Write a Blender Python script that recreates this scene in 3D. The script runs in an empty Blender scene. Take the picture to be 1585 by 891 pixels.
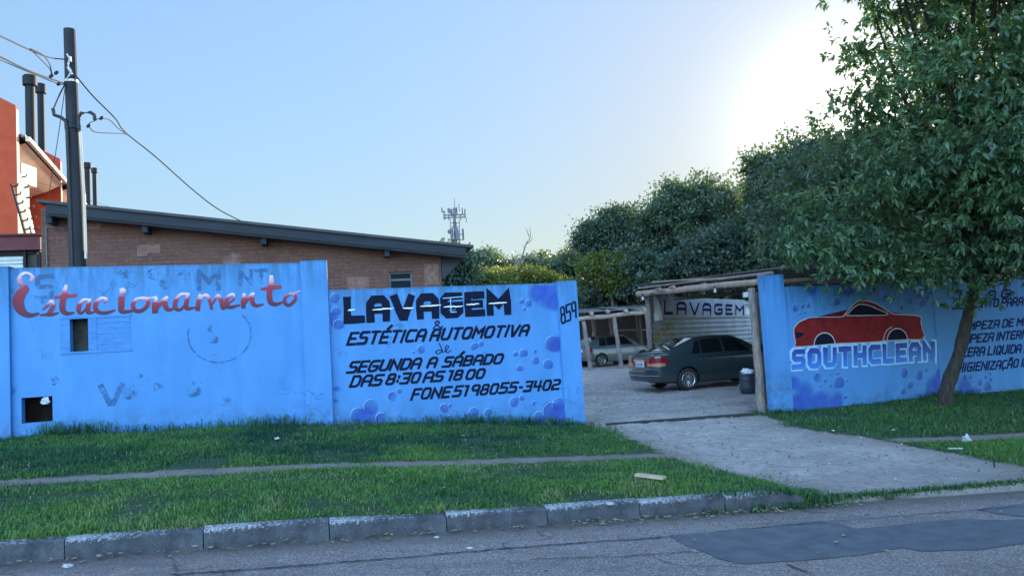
import bpy, bmesh, math, random
import numpy as np
from mathutils import Vector, Matrix

random.seed(7)
RNG = np.random.default_rng(11)
S = bpy.context.scene
C = S.collection

# ------------------------------------------------------------------ camera
FPX, PITCH, ROLL = 1150.0, math.radians(3.6), math.radians(3.3)
EYE = Vector((0, 0, 1.75))
R0, F0, U0 = Vector((1, 0, 0)), Vector((0, math.cos(PITCH), math.sin(PITCH))), Vector((0, -math.sin(PITCH), math.cos(PITCH)))
CR = math.cos(ROLL) * R0 - math.sin(ROLL) * U0
CU = math.sin(ROLL) * R0 + math.cos(ROLL) * U0
cam = bpy.data.cameras.new('camera')
cam.sensor_width = 36; cam.lens = 36 * FPX / 1585; cam.clip_end = 3000; cam.clip_start = 0.05
camo = bpy.data.objects.new('camera', cam); C.objects.link(camo)
camo.matrix_world = Matrix(((CR.x, CU.x, -F0.x, EYE.x), (CR.y, CU.y, -F0.y, EYE.y), (CR.z, CU.z, -F0.z, EYE.z), (0, 0, 0, 1)))
S.camera = camo

def ray(px, py):
    return CR * (px - 792.5) + CU * (445.5 - py) + F0 * FPX
def at(px, py, Y):                       # the point of that bearing that lies Y metres ahead
    d = ray(px, py); return EYE + d * (Y / d.y)

# ------------------------------------------------------------------ sky, sun, exposure
SUND = ray(1322, 190).normalized()
SUN_EL = math.asin(SUND.z); SUN_AZ = math.atan2(SUND.x, SUND.y)
W = bpy.data.worlds.new('World'); S.world = W; W.use_nodes = True
wn = W.node_tree.nodes; wl = W.node_tree.links
sky = wn.new('ShaderNodeTexSky'); sky.sky_type = 'NISHITA'; sky.sun_disc = False
sky.sun_elevation = SUN_EL; sky.sun_rotation = SUN_AZ
sky.air_density = 1.0; sky.dust_density = 0.3; sky.ozone_density = 2.0
# bright haze round the sun is rolled off, and the sky behind the camera gets added brightness to light the walls
def wmath(op, a, b):
    q = wn.new('ShaderNodeMath'); q.operation = op
    for i, v in enumerate((a, b)):
        if isinstance(v, (int, float)): q.inputs[i].default_value = v
        else: wl.new(v, q.inputs[i])
    return q.outputs[0]
bwn = wn.new('ShaderNodeRGBToBW'); wl.new(sky.outputs[0], bwn.inputs[0])
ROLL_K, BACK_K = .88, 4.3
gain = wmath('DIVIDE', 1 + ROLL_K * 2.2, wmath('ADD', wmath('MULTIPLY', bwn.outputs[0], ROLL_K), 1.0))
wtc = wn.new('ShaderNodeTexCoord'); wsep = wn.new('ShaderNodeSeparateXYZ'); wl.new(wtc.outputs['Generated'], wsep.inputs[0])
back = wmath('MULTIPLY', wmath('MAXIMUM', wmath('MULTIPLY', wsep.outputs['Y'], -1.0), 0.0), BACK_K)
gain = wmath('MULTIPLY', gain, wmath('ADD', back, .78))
sdot = wn.new('ShaderNodeVectorMath'); sdot.operation = 'DOT_PRODUCT'; wl.new(wtc.outputs['Generated'], sdot.inputs[0]); sdot.inputs[1].default_value = tuple(SUND)
aur = wmath('POWER', wmath('MAXIMUM', sdot.outputs['Value'], 0.0), 110.0)          # the sun's own aureole
gain = wmath('MULTIPLY', gain, wmath('ADD', wmath('ADD', wmath('MULTIPLY', aur, .75), wmath('MULTIPLY', wmath('POWER', aur, 4.0), 2.5)), 1.0))
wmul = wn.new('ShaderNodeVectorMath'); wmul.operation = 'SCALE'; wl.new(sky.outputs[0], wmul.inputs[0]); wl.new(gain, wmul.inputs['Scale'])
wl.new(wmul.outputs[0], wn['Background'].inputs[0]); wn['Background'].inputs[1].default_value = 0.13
sun = bpy.data.lights.new('sun', 'SUN'); sun.energy = 4.0; sun.angle = math.radians(0.5); sun.color = (1, .86, .66)
suno = bpy.data.objects.new('sun', sun); C.objects.link(suno)
suno.rotation_euler = (-SUND).to_track_quat('-Z', 'Y').to_euler(); suno.location = (20, 40, 30)
S.view_settings.view_transform = 'Standard'; S.view_settings.look = 'None'
S.view_settings.exposure = 1.42; S.view_settings.gamma = 1.0; S.view_settings.use_curve_mapping = False
S.cycles.use_denoising = True
S.cycles.max_bounces = 8; S.cycles.transparent_max_bounces = 24
S.render.film_transparent = False

# ------------------------------------------------------------------ street frame: s runs along the wall, t away from the road
AL = math.radians(13.3); CA, SA = math.cos(AL), math.sin(AL)
TK, TW = 6.35, 13.33                     # kerb face and wall face
def st(x, y): return x * CA + y * SA, -x * SA + y * CA
def xy(s, t): return s * CA - t * SA, s * SA + t * CA
ZW_S = [-60, -30, -5, -.5, 2, 4.4, 9, 12, 16, 40, 80]
ZW_Z = [1.4, 1.2, .56, .40, .195, 0, -.12, -.15, -.3, -.6, -.6]
def zroad(s, t):
    s = np.clip(s, -40, 40); return .165 - .046 * s + .012 * np.clip(TK - t, 0, 4.5)
KEND = 4.42
def kerbh(s): return .02 + .12 * np.clip((KEND + .1 - s) / .5, 0, 1)
def zground(s, t):
    s = np.asarray(s, float); t = np.asarray(t, float)
    zw = np.interp(s, ZW_S, ZW_Z)
    zr = zroad(s, t)
    f = np.clip((t - TK - .12) / (TW - TK - .12), 0, 1)
    z = (zroad(s, TK) + kerbh(s)) * (1 - f) + zw * f
    g = np.clip((t - TW) / 4, 0, 1); lot = -.02
    z = np.where(t > TW, zw * (1 - g) + lot * g, z)
    return np.where(t <= TK, zr, z)
def gz(x, y):
    s, t = st(x, y); return float(zground(s, t))
def gp(px, py):                          # where that bearing meets the ground
    d = ray(px, py); d = d / d.y
    lo, hi = 3.0, 120.0
    for Y in np.arange(3.0, 120, .1):
        p = EYE + d * float(Y)
        if p.z <= gz(p.x, p.y): hi = float(Y); lo = hi - .1; break
    for _ in range(30):
        m = (lo + hi) / 2; p = EYE + d * m
        if p.z <= gz(p.x, p.y): hi = m
        else: lo = m
    return EYE + d * hi
class Plane:                             # a vertical plane through p running along direction ang
    def __init__(self, p, ang):
        self.p = Vector((p[0], p[1], 0)); self.a = Vector((math.cos(ang), math.sin(ang), 0)); self.n = Vector((math.sin(ang), -math.cos(ang), 0))
    def hit(self, px, py):
        d = ray(px, py); k = (self.p - EYE).dot(self.n) / d.dot(self.n); return EYE + d * k
    def uz(self, px, py):
        h = self.hit(px, py); return (h - self.p).dot(self.a), h.z
    def P(self, u, z, out=0): 
        v = self.p + self.a * u + self.n * out; return Vector((v.x, v.y, z))

# ------------------------------------------------------------------ materials
MATS = {}
def newmat(name):
    m = bpy.data.materials.new(name); m.use_nodes = True; MATS[name] = m
    return m, m.node_tree.nodes, m.node_tree.links, m.node_tree.nodes['Principled BSDF']
def rgb(c): return (c[0], c[1], c[2], 1)
def N(nodes, t, **kw):
    n = nodes.new(t)
    for k, v in kw.items(): setattr(n, k, v)
    return n
def mixc(nodes, links, fac, a, b, mode='MIX'):
    n = nodes.new('ShaderNodeMix'); n.data_type = 'RGBA'; n.blend_type = mode
    for sock, v in ((n.inputs[0], fac), (n.inputs[6], a), (n.inputs[7], b)):
        if hasattr(v, 'is_linked') or hasattr(v, 'links'): links.new(v, sock)
        elif isinstance(v, (int, float)): sock.default_value = v
        else: sock.default_value = rgb(v)
    return n.outputs[2]
def noise(nodes, links, scale, detail=4, rough=.6, vec=None, sc=None):
    n = nodes.new('ShaderNodeTexNoise'); n.inputs['Scale'].default_value = scale
    n.inputs['Detail'].default_value = detail; n.inputs['Roughness'].default_value = rough
    if vec is None: vec = nodes.new('ShaderNodeTexCoord').outputs['Object']
    if sc:
        mp = nodes.new('ShaderNodeMapping'); mp.inputs['Scale'].default_value = sc; links.new(vec, mp.inputs[0]); vec = mp.outputs[0]
    links.new(vec, n.inputs['Vector']); return n.outputs[0]
def ramp(nodes, links, src, p0, p1, c0=(0, 0, 0), c1=(1, 1, 1)):
    r = nodes.new('ShaderNodeValToRGB'); e = r.color_ramp.elements
    e[0].position = p0; e[1].position = p1; e[0].color = rgb(c0); e[1].color = rgb(c1)
    links.new(src, r.inputs[0]); return r.outputs[0]
def bump(nodes, links, src, bs, strength=.3, dist=.02):
    b = nodes.new('ShaderNodeBump'); b.inputs['Strength'].default_value = strength; b.inputs['Distance'].default_value = dist
    links.new(src, b.inputs['Height']); links.new(b.outputs[0], bs.inputs['Normal'])
def math2(nodes, links, op, a, b):
    n = nodes.new('ShaderNodeMath'); n.operation = op
    for i, v in enumerate((a, b)):
        if isinstance(v, (int, float)): n.inputs[i].default_value = v
        else: links.new(v, n.inputs[i])
    return n.outputs[0]
def attr(nodes, name): 
    n = nodes.new('ShaderNodeAttribute'); n.attribute_name = name; return n.outputs['Fac']

def simple(name, c, rough=.8, var=.25, scale=6, bumpv=.2, metal=0, sc=None, bdist=.01, spec=.5):
    m, n, l, b = newmat(name)
    no = noise(n, l, scale, 6, .65, sc=sc)
    f = ramp(n, l, no, .3, .7)
    l.new(mixc(n, l, f, [x * (1 - var) for x in c], [min(1, x * (1 + var)) for x in c]), b.inputs['Base Color'])
    b.inputs['Roughness'].default_value = rough; b.inputs['Metallic'].default_value = metal
    b.inputs['Specular IOR Level'].default_value = spec
    if bumpv: bump(n, l, no, b, bumpv, bdist)
    return m
def paint(name, c, rough=.25, coat=.6, metal=0):
    m, n, l, b = newmat(name); b.inputs['Base Color'].default_value = rgb(c); b.inputs['Roughness'].default_value = rough
    b.inputs['Coat Weight'].default_value = coat; b.inputs['Coat Roughness'].default_value = .05; b.inputs['Metallic'].default_value = metal
    return m
def airbrush(name, c, soft=True, c2=None, op=.85, rag=False):
    # sprayed paint: density falls off towards the rim of each mark (attribute 'r': 0 in the middle, 1 at the rim)
    m, n, l, b = newmat(name); out = n['Material Output']
    col = c
    if c2 is not None: col = mixc(n, l, attr(n, 'v'), c, c2); l.new(col, b.inputs['Base Color'])
    else: b.inputs['Base Color'].default_value = rgb(c)
    b.inputs['Roughness'].default_value = .6
    tr = n.new('ShaderNodeBsdfTransparent'); mx = n.new('ShaderNodeMixShader')
    no = noise(n, l, 9, 5, .7)
    if soft:
        a = math2(n, l, 'SUBTRACT', 1.0, attr(n, 'r')); a = ramp(n, l, a, .02, .80)
        if rag: a = math2(n, l, 'MULTIPLY', a, ramp(n, l, no, .45, .62))
        a = math2(n, l, 'MULTIPLY', a, op)
    else:
        a = math2(n, l, 'MULTIPLY', ramp(n, l, no, .38, .62), op)
    l.new(a, mx.inputs[0]); l.new(tr.outputs[0], mx.inputs[1]); l.new(b.outputs[0], mx.inputs[2]); l.new(mx.outputs[0], out.inputs[0])
    return m

def leafmat(name, lo, hi, trans, tw=.45):
    m, n, l, b = newmat(name); out = n['Material Output']
    a = attr(n, 'rnd')
    l.new(mixc(n, l, a, lo, hi), b.inputs['Base Color']); b.inputs['Roughness'].default_value = .38
    b.inputs['Specular IOR Level'].default_value = .6
    t = n.new('ShaderNodeBsdfTranslucent'); l.new(mixc(n, l, a, [x * .6 for x in trans], trans), t.inputs[0])
    mx = n.new('ShaderNodeMixShader'); mx.inputs[0].default_value = tw
    l.new(b.outputs[0], mx.inputs[1]); l.new(t.outputs[0], mx.inputs[2]); l.new(mx.outputs[0], out.inputs[0])
    return m

BLUE = (.062, .225, .505)
def wallmat(name, c=BLUE):
    m, n, l, b = newmat(name)
    tc = n.new('ShaderNodeTexCoord').outputs['Object']
    fine = noise(n, l, 40, 5, .7, tc); big = noise(n, l, .9, 5, .6, tc)
    col = mixc(n, l, ramp(n, l, big, .35, .7), [x * .93 for x in c], [min(1, x * 1.05) for x in c])
    # grime that has run down from the coping, and splashes at the foot (attribute 'h': metres below the top; 'g': metres above the ground)
    drip = noise(n, l, 3.0, 6, .75, tc, (2.5, 2.5, .35))
    topf = ramp(n, l, attr(n, 'h'), 0, .85, (1, 1, 1), (0, 0, 0))
    d = math2(n, l, 'MULTIPLY', topf, ramp(n, l, drip, .36, .58))
    # chalky, sun-bleached zone under the coping and faint roller marks all over
    rol = noise(n, l, 2.2, 4, .55, tc, (1.6, 1.6, .5)); pale = noise(n, l, 1.7, 6, .7, tc)
    col = mixc(n, l, math2(n, l, 'MULTIPLY', ramp(n, l, rol, .42, .66), .30), col, [min(1, x * 1.25 + .02) for x in c])
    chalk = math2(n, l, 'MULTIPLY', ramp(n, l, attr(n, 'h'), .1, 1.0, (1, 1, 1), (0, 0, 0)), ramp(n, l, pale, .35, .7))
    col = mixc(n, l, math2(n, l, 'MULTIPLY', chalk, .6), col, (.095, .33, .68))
    scr = ramp(n, l, noise(n, l, 4.5, 8, .8, tc, (1, 1, .7)), .64, .70)
    col = mixc(n, l, math2(n, l, 'MULTIPLY', scr, .22), col, (.03, .11, .27))
    col = mixc(n, l, math2(n, l, 'MULTIPLY', d, .85), col, (.035, .12, .23))
    vc = n.new('ShaderNodeTexVoronoi'); vc.feature = 'DISTANCE_TO_EDGE'; vc.inputs['Scale'].default_value = .55
    wv = n.new('ShaderNodeVectorMath'); wv.operation = 'ADD'; l.new(tc, wv.inputs[0]); nz = n.new('ShaderNodeTexNoise'); nz.inputs['Scale'].default_value = 2.5; nz.inputs['Detail'].default_value = 6; l.new(tc, nz.inputs['Vector']); l.new(nz.outputs['Color'], wv.inputs[1]); l.new(wv.outputs[0], vc.inputs['Vector'])
    ck = math2(n, l, 'MULTIPLY', ramp(n, l, vc.outputs['Distance'], .002, .007, (1, 1, 1), (0, 0, 0)), ramp(n, l, noise(n, l, .7, 3, .5, tc), .5, .6))
    col = mixc(n, l, math2(n, l, 'MULTIPLY', ck, .55), col, (.02, .06, .14))
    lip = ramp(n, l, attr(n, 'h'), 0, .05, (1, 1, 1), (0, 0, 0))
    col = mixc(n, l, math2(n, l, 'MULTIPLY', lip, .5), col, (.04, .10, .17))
    foot = ramp(n, l, attr(n, 'g'), 0, .5, (1, 1, 1), (0, 0, 0))
    f2 = math2(n, l, 'MULTIPLY', foot, ramp(n, l, noise(n, l, 6, 6, .7, tc), .4, .7))
    col = mixc(n, l, math2(n, l, 'MULTIPLY', f2, .8), col, (.05, .09, .15))
    sp = ramp(n, l, noise(n, l, 17, 3, .5, tc), .72, .78)
    col = mixc(n, l, math2(n, l, 'MULTIPLY', sp, .35), col, (.03, .1, .25))
    l.new(col, b.inputs['Base Color']); b.inputs['Roughness'].default_value = .62; b.inputs['Specular IOR Level'].default_value = .3
    bump(n, l, mixc(n, l, .6, fine, big), b, .45, .012)
    return m

M_wall = wallmat('blue_plaster')
M_black = simple('black_wall_paint', (.004, .007, .024), .7, .4, 12, 0, spec=.12)
M_navy = simple('navy_wall_paint', (.010, .010, .075), .7, .4, 12, 0, spec=.12)
M_white = simple('white_wall_paint', (.75, .78, .8), .6, .1, 12, 0)
M_pale = simple('pale_blue_outline_paint', (.30, .55, .80), .6, .15, 12, 0)
M_maroon = simple('maroon_mural_paint', (.17, .009, .013), .65, .35, 5, 0, spec=.2)
M_dark = simple('dark_mural_paint', (.006, .006, .02), .7, .3, 4, 0, spec=.12)
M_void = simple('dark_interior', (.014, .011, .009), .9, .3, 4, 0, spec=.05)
M_darkrender = simple('dark_mottled_render', (.05, .055, .05), .9, .5, 5, .3)  # dark mottled render for the slot back and the annex wall
M_oldblue = simple('weathered_blue_board', (.05, .20, .48), .75, .25, 5, .2, sc=(1, 1, 6))
M_bubble = airbrush('airbrushed_violet_bubble', (.035, .085, .42), True, None, .62)
M_cloud = airbrush('airbrushed_dark_blue_cloud', (.03, .10, .50), True, None, .75)
M_rim = airbrush('airbrushed_pale_highlight', (.45, .65, .95), True, None, .6)
M_ghost = airbrush('faded_old_lettering', (.028, .10, .26), False, None, .85)
def gradient(name, c0, c1, c2=None):
    m, n, l, b = newmat(name)
    r = n.new('ShaderNodeValToRGB'); e = r.color_ramp.elements
    e[0].position = .0; e[0].color = rgb(c0); e[1].position = 1; e[1].color = rgb(c2 or c1)
    if c2: x = r.color_ramp.elements.new(.66); x.color = rgb(c1)
    no = noise(n, l, 14, 4, .6); v = math2(n, l, 'ADD', attr(n, 'v'), math2(n, l, 'MULTIPLY', math2(n, l, 'SUBTRACT', no, .5), .35))
    l.new(v, r.inputs[0]); l.new(r.outputs[0], b.inputs['Base Color']); b.inputs['Roughness'].default_value = .6
    return m
M_red = gradient('red_to_white_letter_paint', (.075, .004, .022), (.29, .014, .040), (.74, .52, .60))
M_south = gradient('blue_letter_paint', (.03, .20, .62), (.02, .08, .38), (.012, .03, .2))

# ------------------------------------------------------------------ mesh helpers
BASE = {}
def tag(o, label=None, cat=None, group=None, kind=None):
    for k, v in (('label', label), ('category', cat), ('group', group), ('kind', kind)):
        if v: o[k] = v
    return o
def thing(name, base, label, cat, group=None):
    o = bpy.data.objects.new(name, None); C.objects.link(o); o.location = base; o.empty_display_size = .2
    BASE[o] = Vector(base); return tag(o, label, cat, group)

class MB:
    def __init__(self): self.v = []; self.f = []; self.at = {}
    def add(self, vs, fs, **at):
        k = len(self.v); self.v += [tuple(p) for p in vs]; self.f += [tuple(i + k for i in f) for f in fs]
        for nme in set(self.at) | set(at):
            arr = self.at.setdefault(nme, []); arr += [0.0] * (k - len(arr))
            val = at.get(nme, 0.0); arr += list(val) if hasattr(val, '__len__') else [val] * len(vs)
        return self
    def box(self, c, sx, sy, sz, ax=None, ay=None, az=None, taper=1):
        c = Vector(c); ax = ax or Vector((1, 0, 0)); ay = ay or Vector((0, 1, 0)); az = az or Vector((0, 0, 1))
        vs = [c + ax * (i * sx / 2 * (taper if k > 0 else 1)) + ay * (j * sy / 2 * (taper if k > 0 else 1)) + az * (k * sz / 2) for k in (-1, 1) for j in (-1, 1) for i in (-1, 1)]
        return self.add(vs, [(0, 2, 3, 1), (4, 5, 7, 6), (0, 1, 5, 4), (2, 6, 7, 3), (0, 4, 6, 2), (1, 3, 7, 5)])
    def bar(self, a, b, w, h=None, up=None):
        a = Vector(a); b = Vector(b); d = b - a; L = d.length; d = d / L; up = up or Vector((0, 0, 1))
        sd = d.cross(up); sd = sd.normalized() if sd.length > 1e-4 else Vector((1, 0, 0)); up2 = sd.cross(d)
        return self.box((a + b) / 2, L, w, h or w, d, sd, up2)
    def tube(self, pts, rad, n=8, cap=True):
        pts = [Vector(p) for p in pts]; m = len(pts)
        if not hasattr(rad, '__len__'): rad = [rad] * m
        ref = None; vs = []; fs = []
        for i, p in enumerate(pts):
            d = (pts[min(i + 1, m - 1)] - pts[max(i - 1, 0)]).normalized()
            if ref is None: ref = Vector((0, 0, 1)) if abs(d.z) < .9 else Vector((1, 0, 0))
            e1 = d.cross(ref).normalized(); e2 = d.cross(e1); ref = -(d.cross(e1)) if False else ref
            if e1.length < .5: e1 = Vector((1, 0, 0))
            vs += [p + (e1 * math.cos(2 * math.pi * k / n) + e2 * math.sin(2 * math.pi * k / n)) * rad[i] for k in range(n)]
        for i in range(m - 1):
            for k in range(n):
                a = i * n + k; b = i * n + (k + 1) % n; fs.append((a, b, b + n, a + n))
        if cap: fs.append(tuple(range(n - 1, -1, -1))); fs.append(tuple((m - 1) * n + k for k in range(n)))
        return self.add(vs, fs)
    def prism(self, poly, ext):
        poly = [Vector(p) for p in poly]; n = len(poly); ext = Vector(ext)
        return self.add(poly + [p + ext for p in poly], [tuple(range(n)), tuple(range(2 * n - 1, n - 1, -1))] + [((i + 1) % n, i, i + n, (i + 1) % n + n) for i in range(n)])
    def lathe(self, prof, c, axis, n=24, e1=None):
        axis = Vector(axis).normalized(); e1 = (axis.orthogonal() if e1 is None else e1).normalized(); e2 = axis.cross(e1); c = Vector(c)
        vs = []; fs = []
        for (r, h) in prof:
            vs += [c + axis * h + (e1 * math.cos(2 * math.pi * k / n) + e2 * math.sin(2 * math.pi * k / n)) * r for k in range(n)]
        for i in range(len(prof) - 1):
            for k in range(n):
                a = i * n + k; b = i * n + (k + 1) % n; fs.append((a, b, b + n, a + n))
        return self.add(vs, fs)
    def build(self, name, mat, parent=None, base=None, smooth=False, xf=None, bevel=0, sub=0):
        b = BASE[parent] if parent is not None else Vector(base or (0, 0, 0))
        vs = [Vector(p) for p in self.v]
        if xf is not None: vs = [xf @ p for p in vs]
        me = bpy.data.meshes.new(name); me.from_pydata([tuple(p - b) for p in vs], [], self.f); me.update()
        for k, arr in self.at.items():
            arr = arr + [0.0] * (len(vs) - len(arr)); a = me.attributes.new(k, 'FLOAT', 'POINT'); a.data.foreach_set('value', arr)
        mats = mat if isinstance(mat, (list, tuple)) else [mat]
        for m in mats: me.materials.append(m)
        if smooth: me.polygons.foreach_set('use_smooth', [True] * len(me.polygons))
        o = bpy.data.objects.new(name, me); C.objects.link(o)
        if parent is not None: o.parent = parent
        else: o.location = b
        BASE[o] = b
        if bevel or not smooth:
            bm = bmesh.new(); bm.from_mesh(me); bmesh.ops.recalc_face_normals(bm, faces=bm.faces); bm.to_mesh(me); bm.free()
        if bevel:
            md = o.modifiers.new('bevel', 'BEVEL'); md.width = bevel; md.segments = 2; md.limit_method = 'ANGLE'; md.angle_limit = math.radians(40)
        if sub:
            md = o.modifiers.new('sub', 'SUBSURF'); md.levels = sub; md.render_levels = sub
        return o

def npmesh(name, V, F, mat, parent=None, base=(0, 0, 0), rnd=None, smooth=False, extra=None):
    """V (n,3) world, F (m,k) index array with k = 3 or 4"""
    b = BASE[parent] if parent is not None else Vector(base)
    me = bpy.data.meshes.new(name); n = len(V); m, k = F.shape
    me.vertices.add(n); me.vertices.foreach_set('co', (V - np.array(b)).astype(np.float32).ravel())
    me.loops.add(m * k); me.loops.foreach_set('vertex_index', F.astype(np.int32).ravel())
    me.polygons.add(m); me.polygons.foreach_set('loop_start', np.arange(0, m * k, k, dtype=np.int32))
    if rnd is not None:
        a = me.attributes.new('rnd', 'FLOAT', 'POINT'); a.data.foreach_set('value', rnd.astype(np.float32))
    for kk, arr in (extra or {}).items():
        a = me.attributes.new(kk, 'FLOAT', 'POINT'); a.data.foreach_set('value', arr.astype(np.float32))
    me.materials.append(mat); me.update(calc_edges=True)
    if smooth: me.polygons.foreach_set('use_smooth', [True] * m)
    o = bpy.data.objects.new(name, me); C.objects.link(o)
    if parent is not None: o.parent = parent
    else: o.location = b
    BASE[o] = b
    return o

# ================================================================== THE SETTING: ground, road, driveway
def STp(px, py):
    p = gp(px, py); return st(p.x, p.y)
drive_left = [STp(*q) for q in ((1246, 757), (1165, 741), (1085, 722), (1045, 711), (1003, 692), (950, 670), (908, 659))]
drive_right = [STp(*q) for q in ((1182, 640), (1225, 657), (1290, 669), (1350, 677), (1425, 690), (1490, 703), (1584, 722))]
DRV = np.array([(KEND, TK)] + drive_left + [(drive_left[-1][0] + .1, TW + .4), (-30, TW + .5), (-30, 60), (60, 60), (60, 16.6), (drive_right[0][0] - .1, TW + .5)] + drive_right + [(drive_right[-1][0] + 6, TK + 1.0), (drive_right[-1][0] + 6, TK)])
PATHL = np.array([STp(*q) for q in ((-60, 750), (0, 747), (250, 733), (500, 721), (700, 716), (1050, 707))])
PATHR = np.array([STp(*q) for q in ((1400, 681), (1470, 679), (1584, 674))] + [(26, STp(1584, 674)[1])])
def sd_poly(P, s, t):                    # signed distance, positive inside
    x = np.asarray(s, float); y = np.asarray(t, float); d = np.full(x.shape, 1e9); ins = np.zeros(x.shape, bool)
    for (ax, ay), (bx, by) in zip(P, np.roll(P, -1, 0)):
        ex, ey = bx - ax, by - ay; L = ex * ex + ey * ey + 1e-12
        k = np.clip(((x - ax) * ex + (y - ay) * ey) / L, 0, 1)
        d = np.minimum(d, (x - ax - k * ex) ** 2 + (y - ay - k * ey) ** 2)
        c = ((ay > y) != (by > y)) & (x < ex * (y - ay) / (ey + 1e-12) + ax); ins ^= c
    return np.where(ins, 1, -1) * np.sqrt(d)
def d_line(P, s, t):
    x = np.asarray(s, float); y = np.asarray(t, float); d = np.full(x.shape, 1e9)
    for (ax, ay), (bx, by) in zip(P[:-1], P[1:]):
        ex, ey = bx - ax, by - ay; L = ex * ex + ey * ey
        k = np.clip(((x - ax) * ex + (y - ay) * ey) / L, 0, 1)
        d = np.minimum(d, np.hypot(x - ax - k * ex, y - ay - k * ey))
    return d
def masks(s, t):
    dr = sd_poly(DRV, s, t)
    pa = np.maximum(.25 - d_line(PATHL, s, t), .27 - d_line(PATHR, s, t))
    return dr, pa

gm, n, l, b = newmat('earth_gravel_and_turf_soil')
geo = n.new('ShaderNodeTexCoord').outputs['Object']
n1 = noise(n, l, 2.2, 8, .75, geo); n2 = noise(n, l, 28, 6, .75, geo); n3 = noise(n, l, 120, 3, .7, geo); n4 = noise(n, l, .55, 4, .6, geo)
soil = mixc(n, l, ramp(n, l, n2, .35, .65), (.030, .060, .032), (.055, .085, .045))
dirt = mixc(n, l, ramp(n, l, n1, .3, .7), (.16, .132, .115), (.265, .225, .20))
vor = N(n, 'ShaderNodeTexVoronoi'); vor.inputs['Scale'].default_value = 26; l.new(geo, vor.inputs['Vector'])
stones = ramp(n, l, vor.outputs['Distance'], .05, .5, (1, 1, 1), (0, 0, 0))
grav = mixc(n, l, ramp(n, l, n1, .35, .65), (.31, .262, .232), (.51, .445, .395))
grav = mixc(n, l, math2(n, l, 'MULTIPLY', stones, .45), grav, mixc(n, l, vor.outputs['Color'], (.20, .19, .19), (.62, .60, .60)))
grav = mixc(n, l, math2(n, l, 'MULTIPLY', ramp(n, l, n3, .5, .65), .45), grav, (.66, .64, .62))
# damp, oil-darkened wheel tracks and worn places
nb = noise(n, l, 1.3, 7, .7, geo, (1, 2.2, 1)); ns_ = noise(n, l, 9, 8, .8, geo, (1, 1.8, 1))
grav = mixc(n, l, math2(n, l, 'MULTIPLY', ramp(n, l, nb, .48, .62), .6), grav, (.36, .30, .265))
grav = mixc(n, l, math2(n, l, 'MULTIPLY', ramp(n, l, ns_, .49, .60), .55), grav, (.12, .115, .12))
grav = mixc(n, l, math2(n, l, 'MULTIPLY', ramp(n, l, ns_, .30, .40, (1, 1, 1), (0, 0, 0)), .6), grav, (.62, .60, .60))
chip = noise(n, l, 15, 8, .85, geo); pit = noise(n, l, 8, 9, .85, geo, (1, 1.3, 1))
grav = mixc(n, l, ramp(n, l, chip, .56, .64), grav, mixc(n, l, .5, grav, (.62, .59, .56)))
grav = mixc(n, l, math2(n, l, 'MULTIPLY', ramp(n, l, pit, .38, .47, (1, 1, 1), (0, 0, 0)), .6), grav, (.12, .108, .10))
grav = mixc(n, l, math2(n, l, 'MULTIPLY', ramp(n, l, n4, .5, .66), .6), grav, (.17, .155, .155))
grav = mixc(n, l, math2(n, l, 'MULTIPLY', ramp(n, l, math2(n, l, 'ADD', attr(n, 'drive'), math2(n, l, 'MULTIPLY', math2(n, l, 'SUBTRACT', nb, .5), 1.6)), .15, .75, (1, 1, 1), (0, 0, 0)), .7), grav, (.25, .205, .175))
fd = math2(n, l, 'ADD', attr(n, 'drive'), math2(n, l, 'MULTIPLY', math2(n, l, 'SUBTRACT', n1, .5), .9))
fp = math2(n, l, 'ADD', attr(n, 'path'), math2(n, l, 'MULTIPLY', math2(n, l, 'SUBTRACT', n2, .5), .5))
c = mixc(n, l, ramp(n, l, fp, -.03, .10), soil, dirt)
c = mixc(n, l, ramp(n, l, fd, -.05, .12), c, grav)
l.new(c, b.inputs['Base Color']); b.inputs['Roughness'].default_value = .95; b.inputs['Specular IOR Level'].default_value = .2
bump(n, l, mixc(n, l, .35, chip, stones), b, .8, .022)

def axis(fine0, fine1, step, lo, hi):
    a = list(np.arange(fine0, fine1, step)); x = fine1; d = step
    while x < hi: a.append(x); d *= 1.35; x += d
    a.append(hi); x = fine0; d = step; pre = []
    while x > lo: d *= 1.35; x -= d; pre.append(max(x, lo))
    return np.array(sorted(set(np.round(pre + a, 4))))
ss = axis(-9, 20, .11, -1500, 1500); tt = np.concatenate([[-1200, -300, -60, -12, 0, 6.3, 6.42], axis(6.5, 22, .11, 6.5, 1800)[0:]])
tt = np.array(sorted(set(tt)))
SS, TT = np.meshgrid(ss, tt, indexing='ij'); ZZ = zground(SS, TT)
ZZ = np.where(TT < 6.45, ZZ - .12, ZZ)
rough = RNG.normal(0, .006, ZZ.shape); ZZ = np.where((TT > 6.6) & (TT < 25), ZZ + rough, ZZ)
dr, pa = masks(SS, TT)
def vnoise(x, y, f, seed):               # smooth value noise
    rg = np.random.default_rng(seed); T = rg.random((64, 64)); x = np.asarray(x) * f; y = np.asarray(y) * f
    xi, yi = np.floor(x).astype(int), np.floor(y).astype(int); fx, fy = x - xi, y - yi; fx = fx * fx * (3 - 2 * fx); fy = fy * fy * (3 - 2 * fy)
    g = lambda i, j: T[i % 64, j % 64]
    return (g(xi, yi) * (1 - fx) + g(xi + 1, yi) * fx) * (1 - fy) + (g(xi, yi + 1) * (1 - fx) + g(xi + 1, yi + 1) * fx) * fy
rut = (vnoise(SS, TT, 1.1, 71) - .6) * .05 + (vnoise(SS, TT, 3.1, 72) - .6) * .022 + (vnoise(SS, TT, 6.5, 73) - .5) * .008
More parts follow.
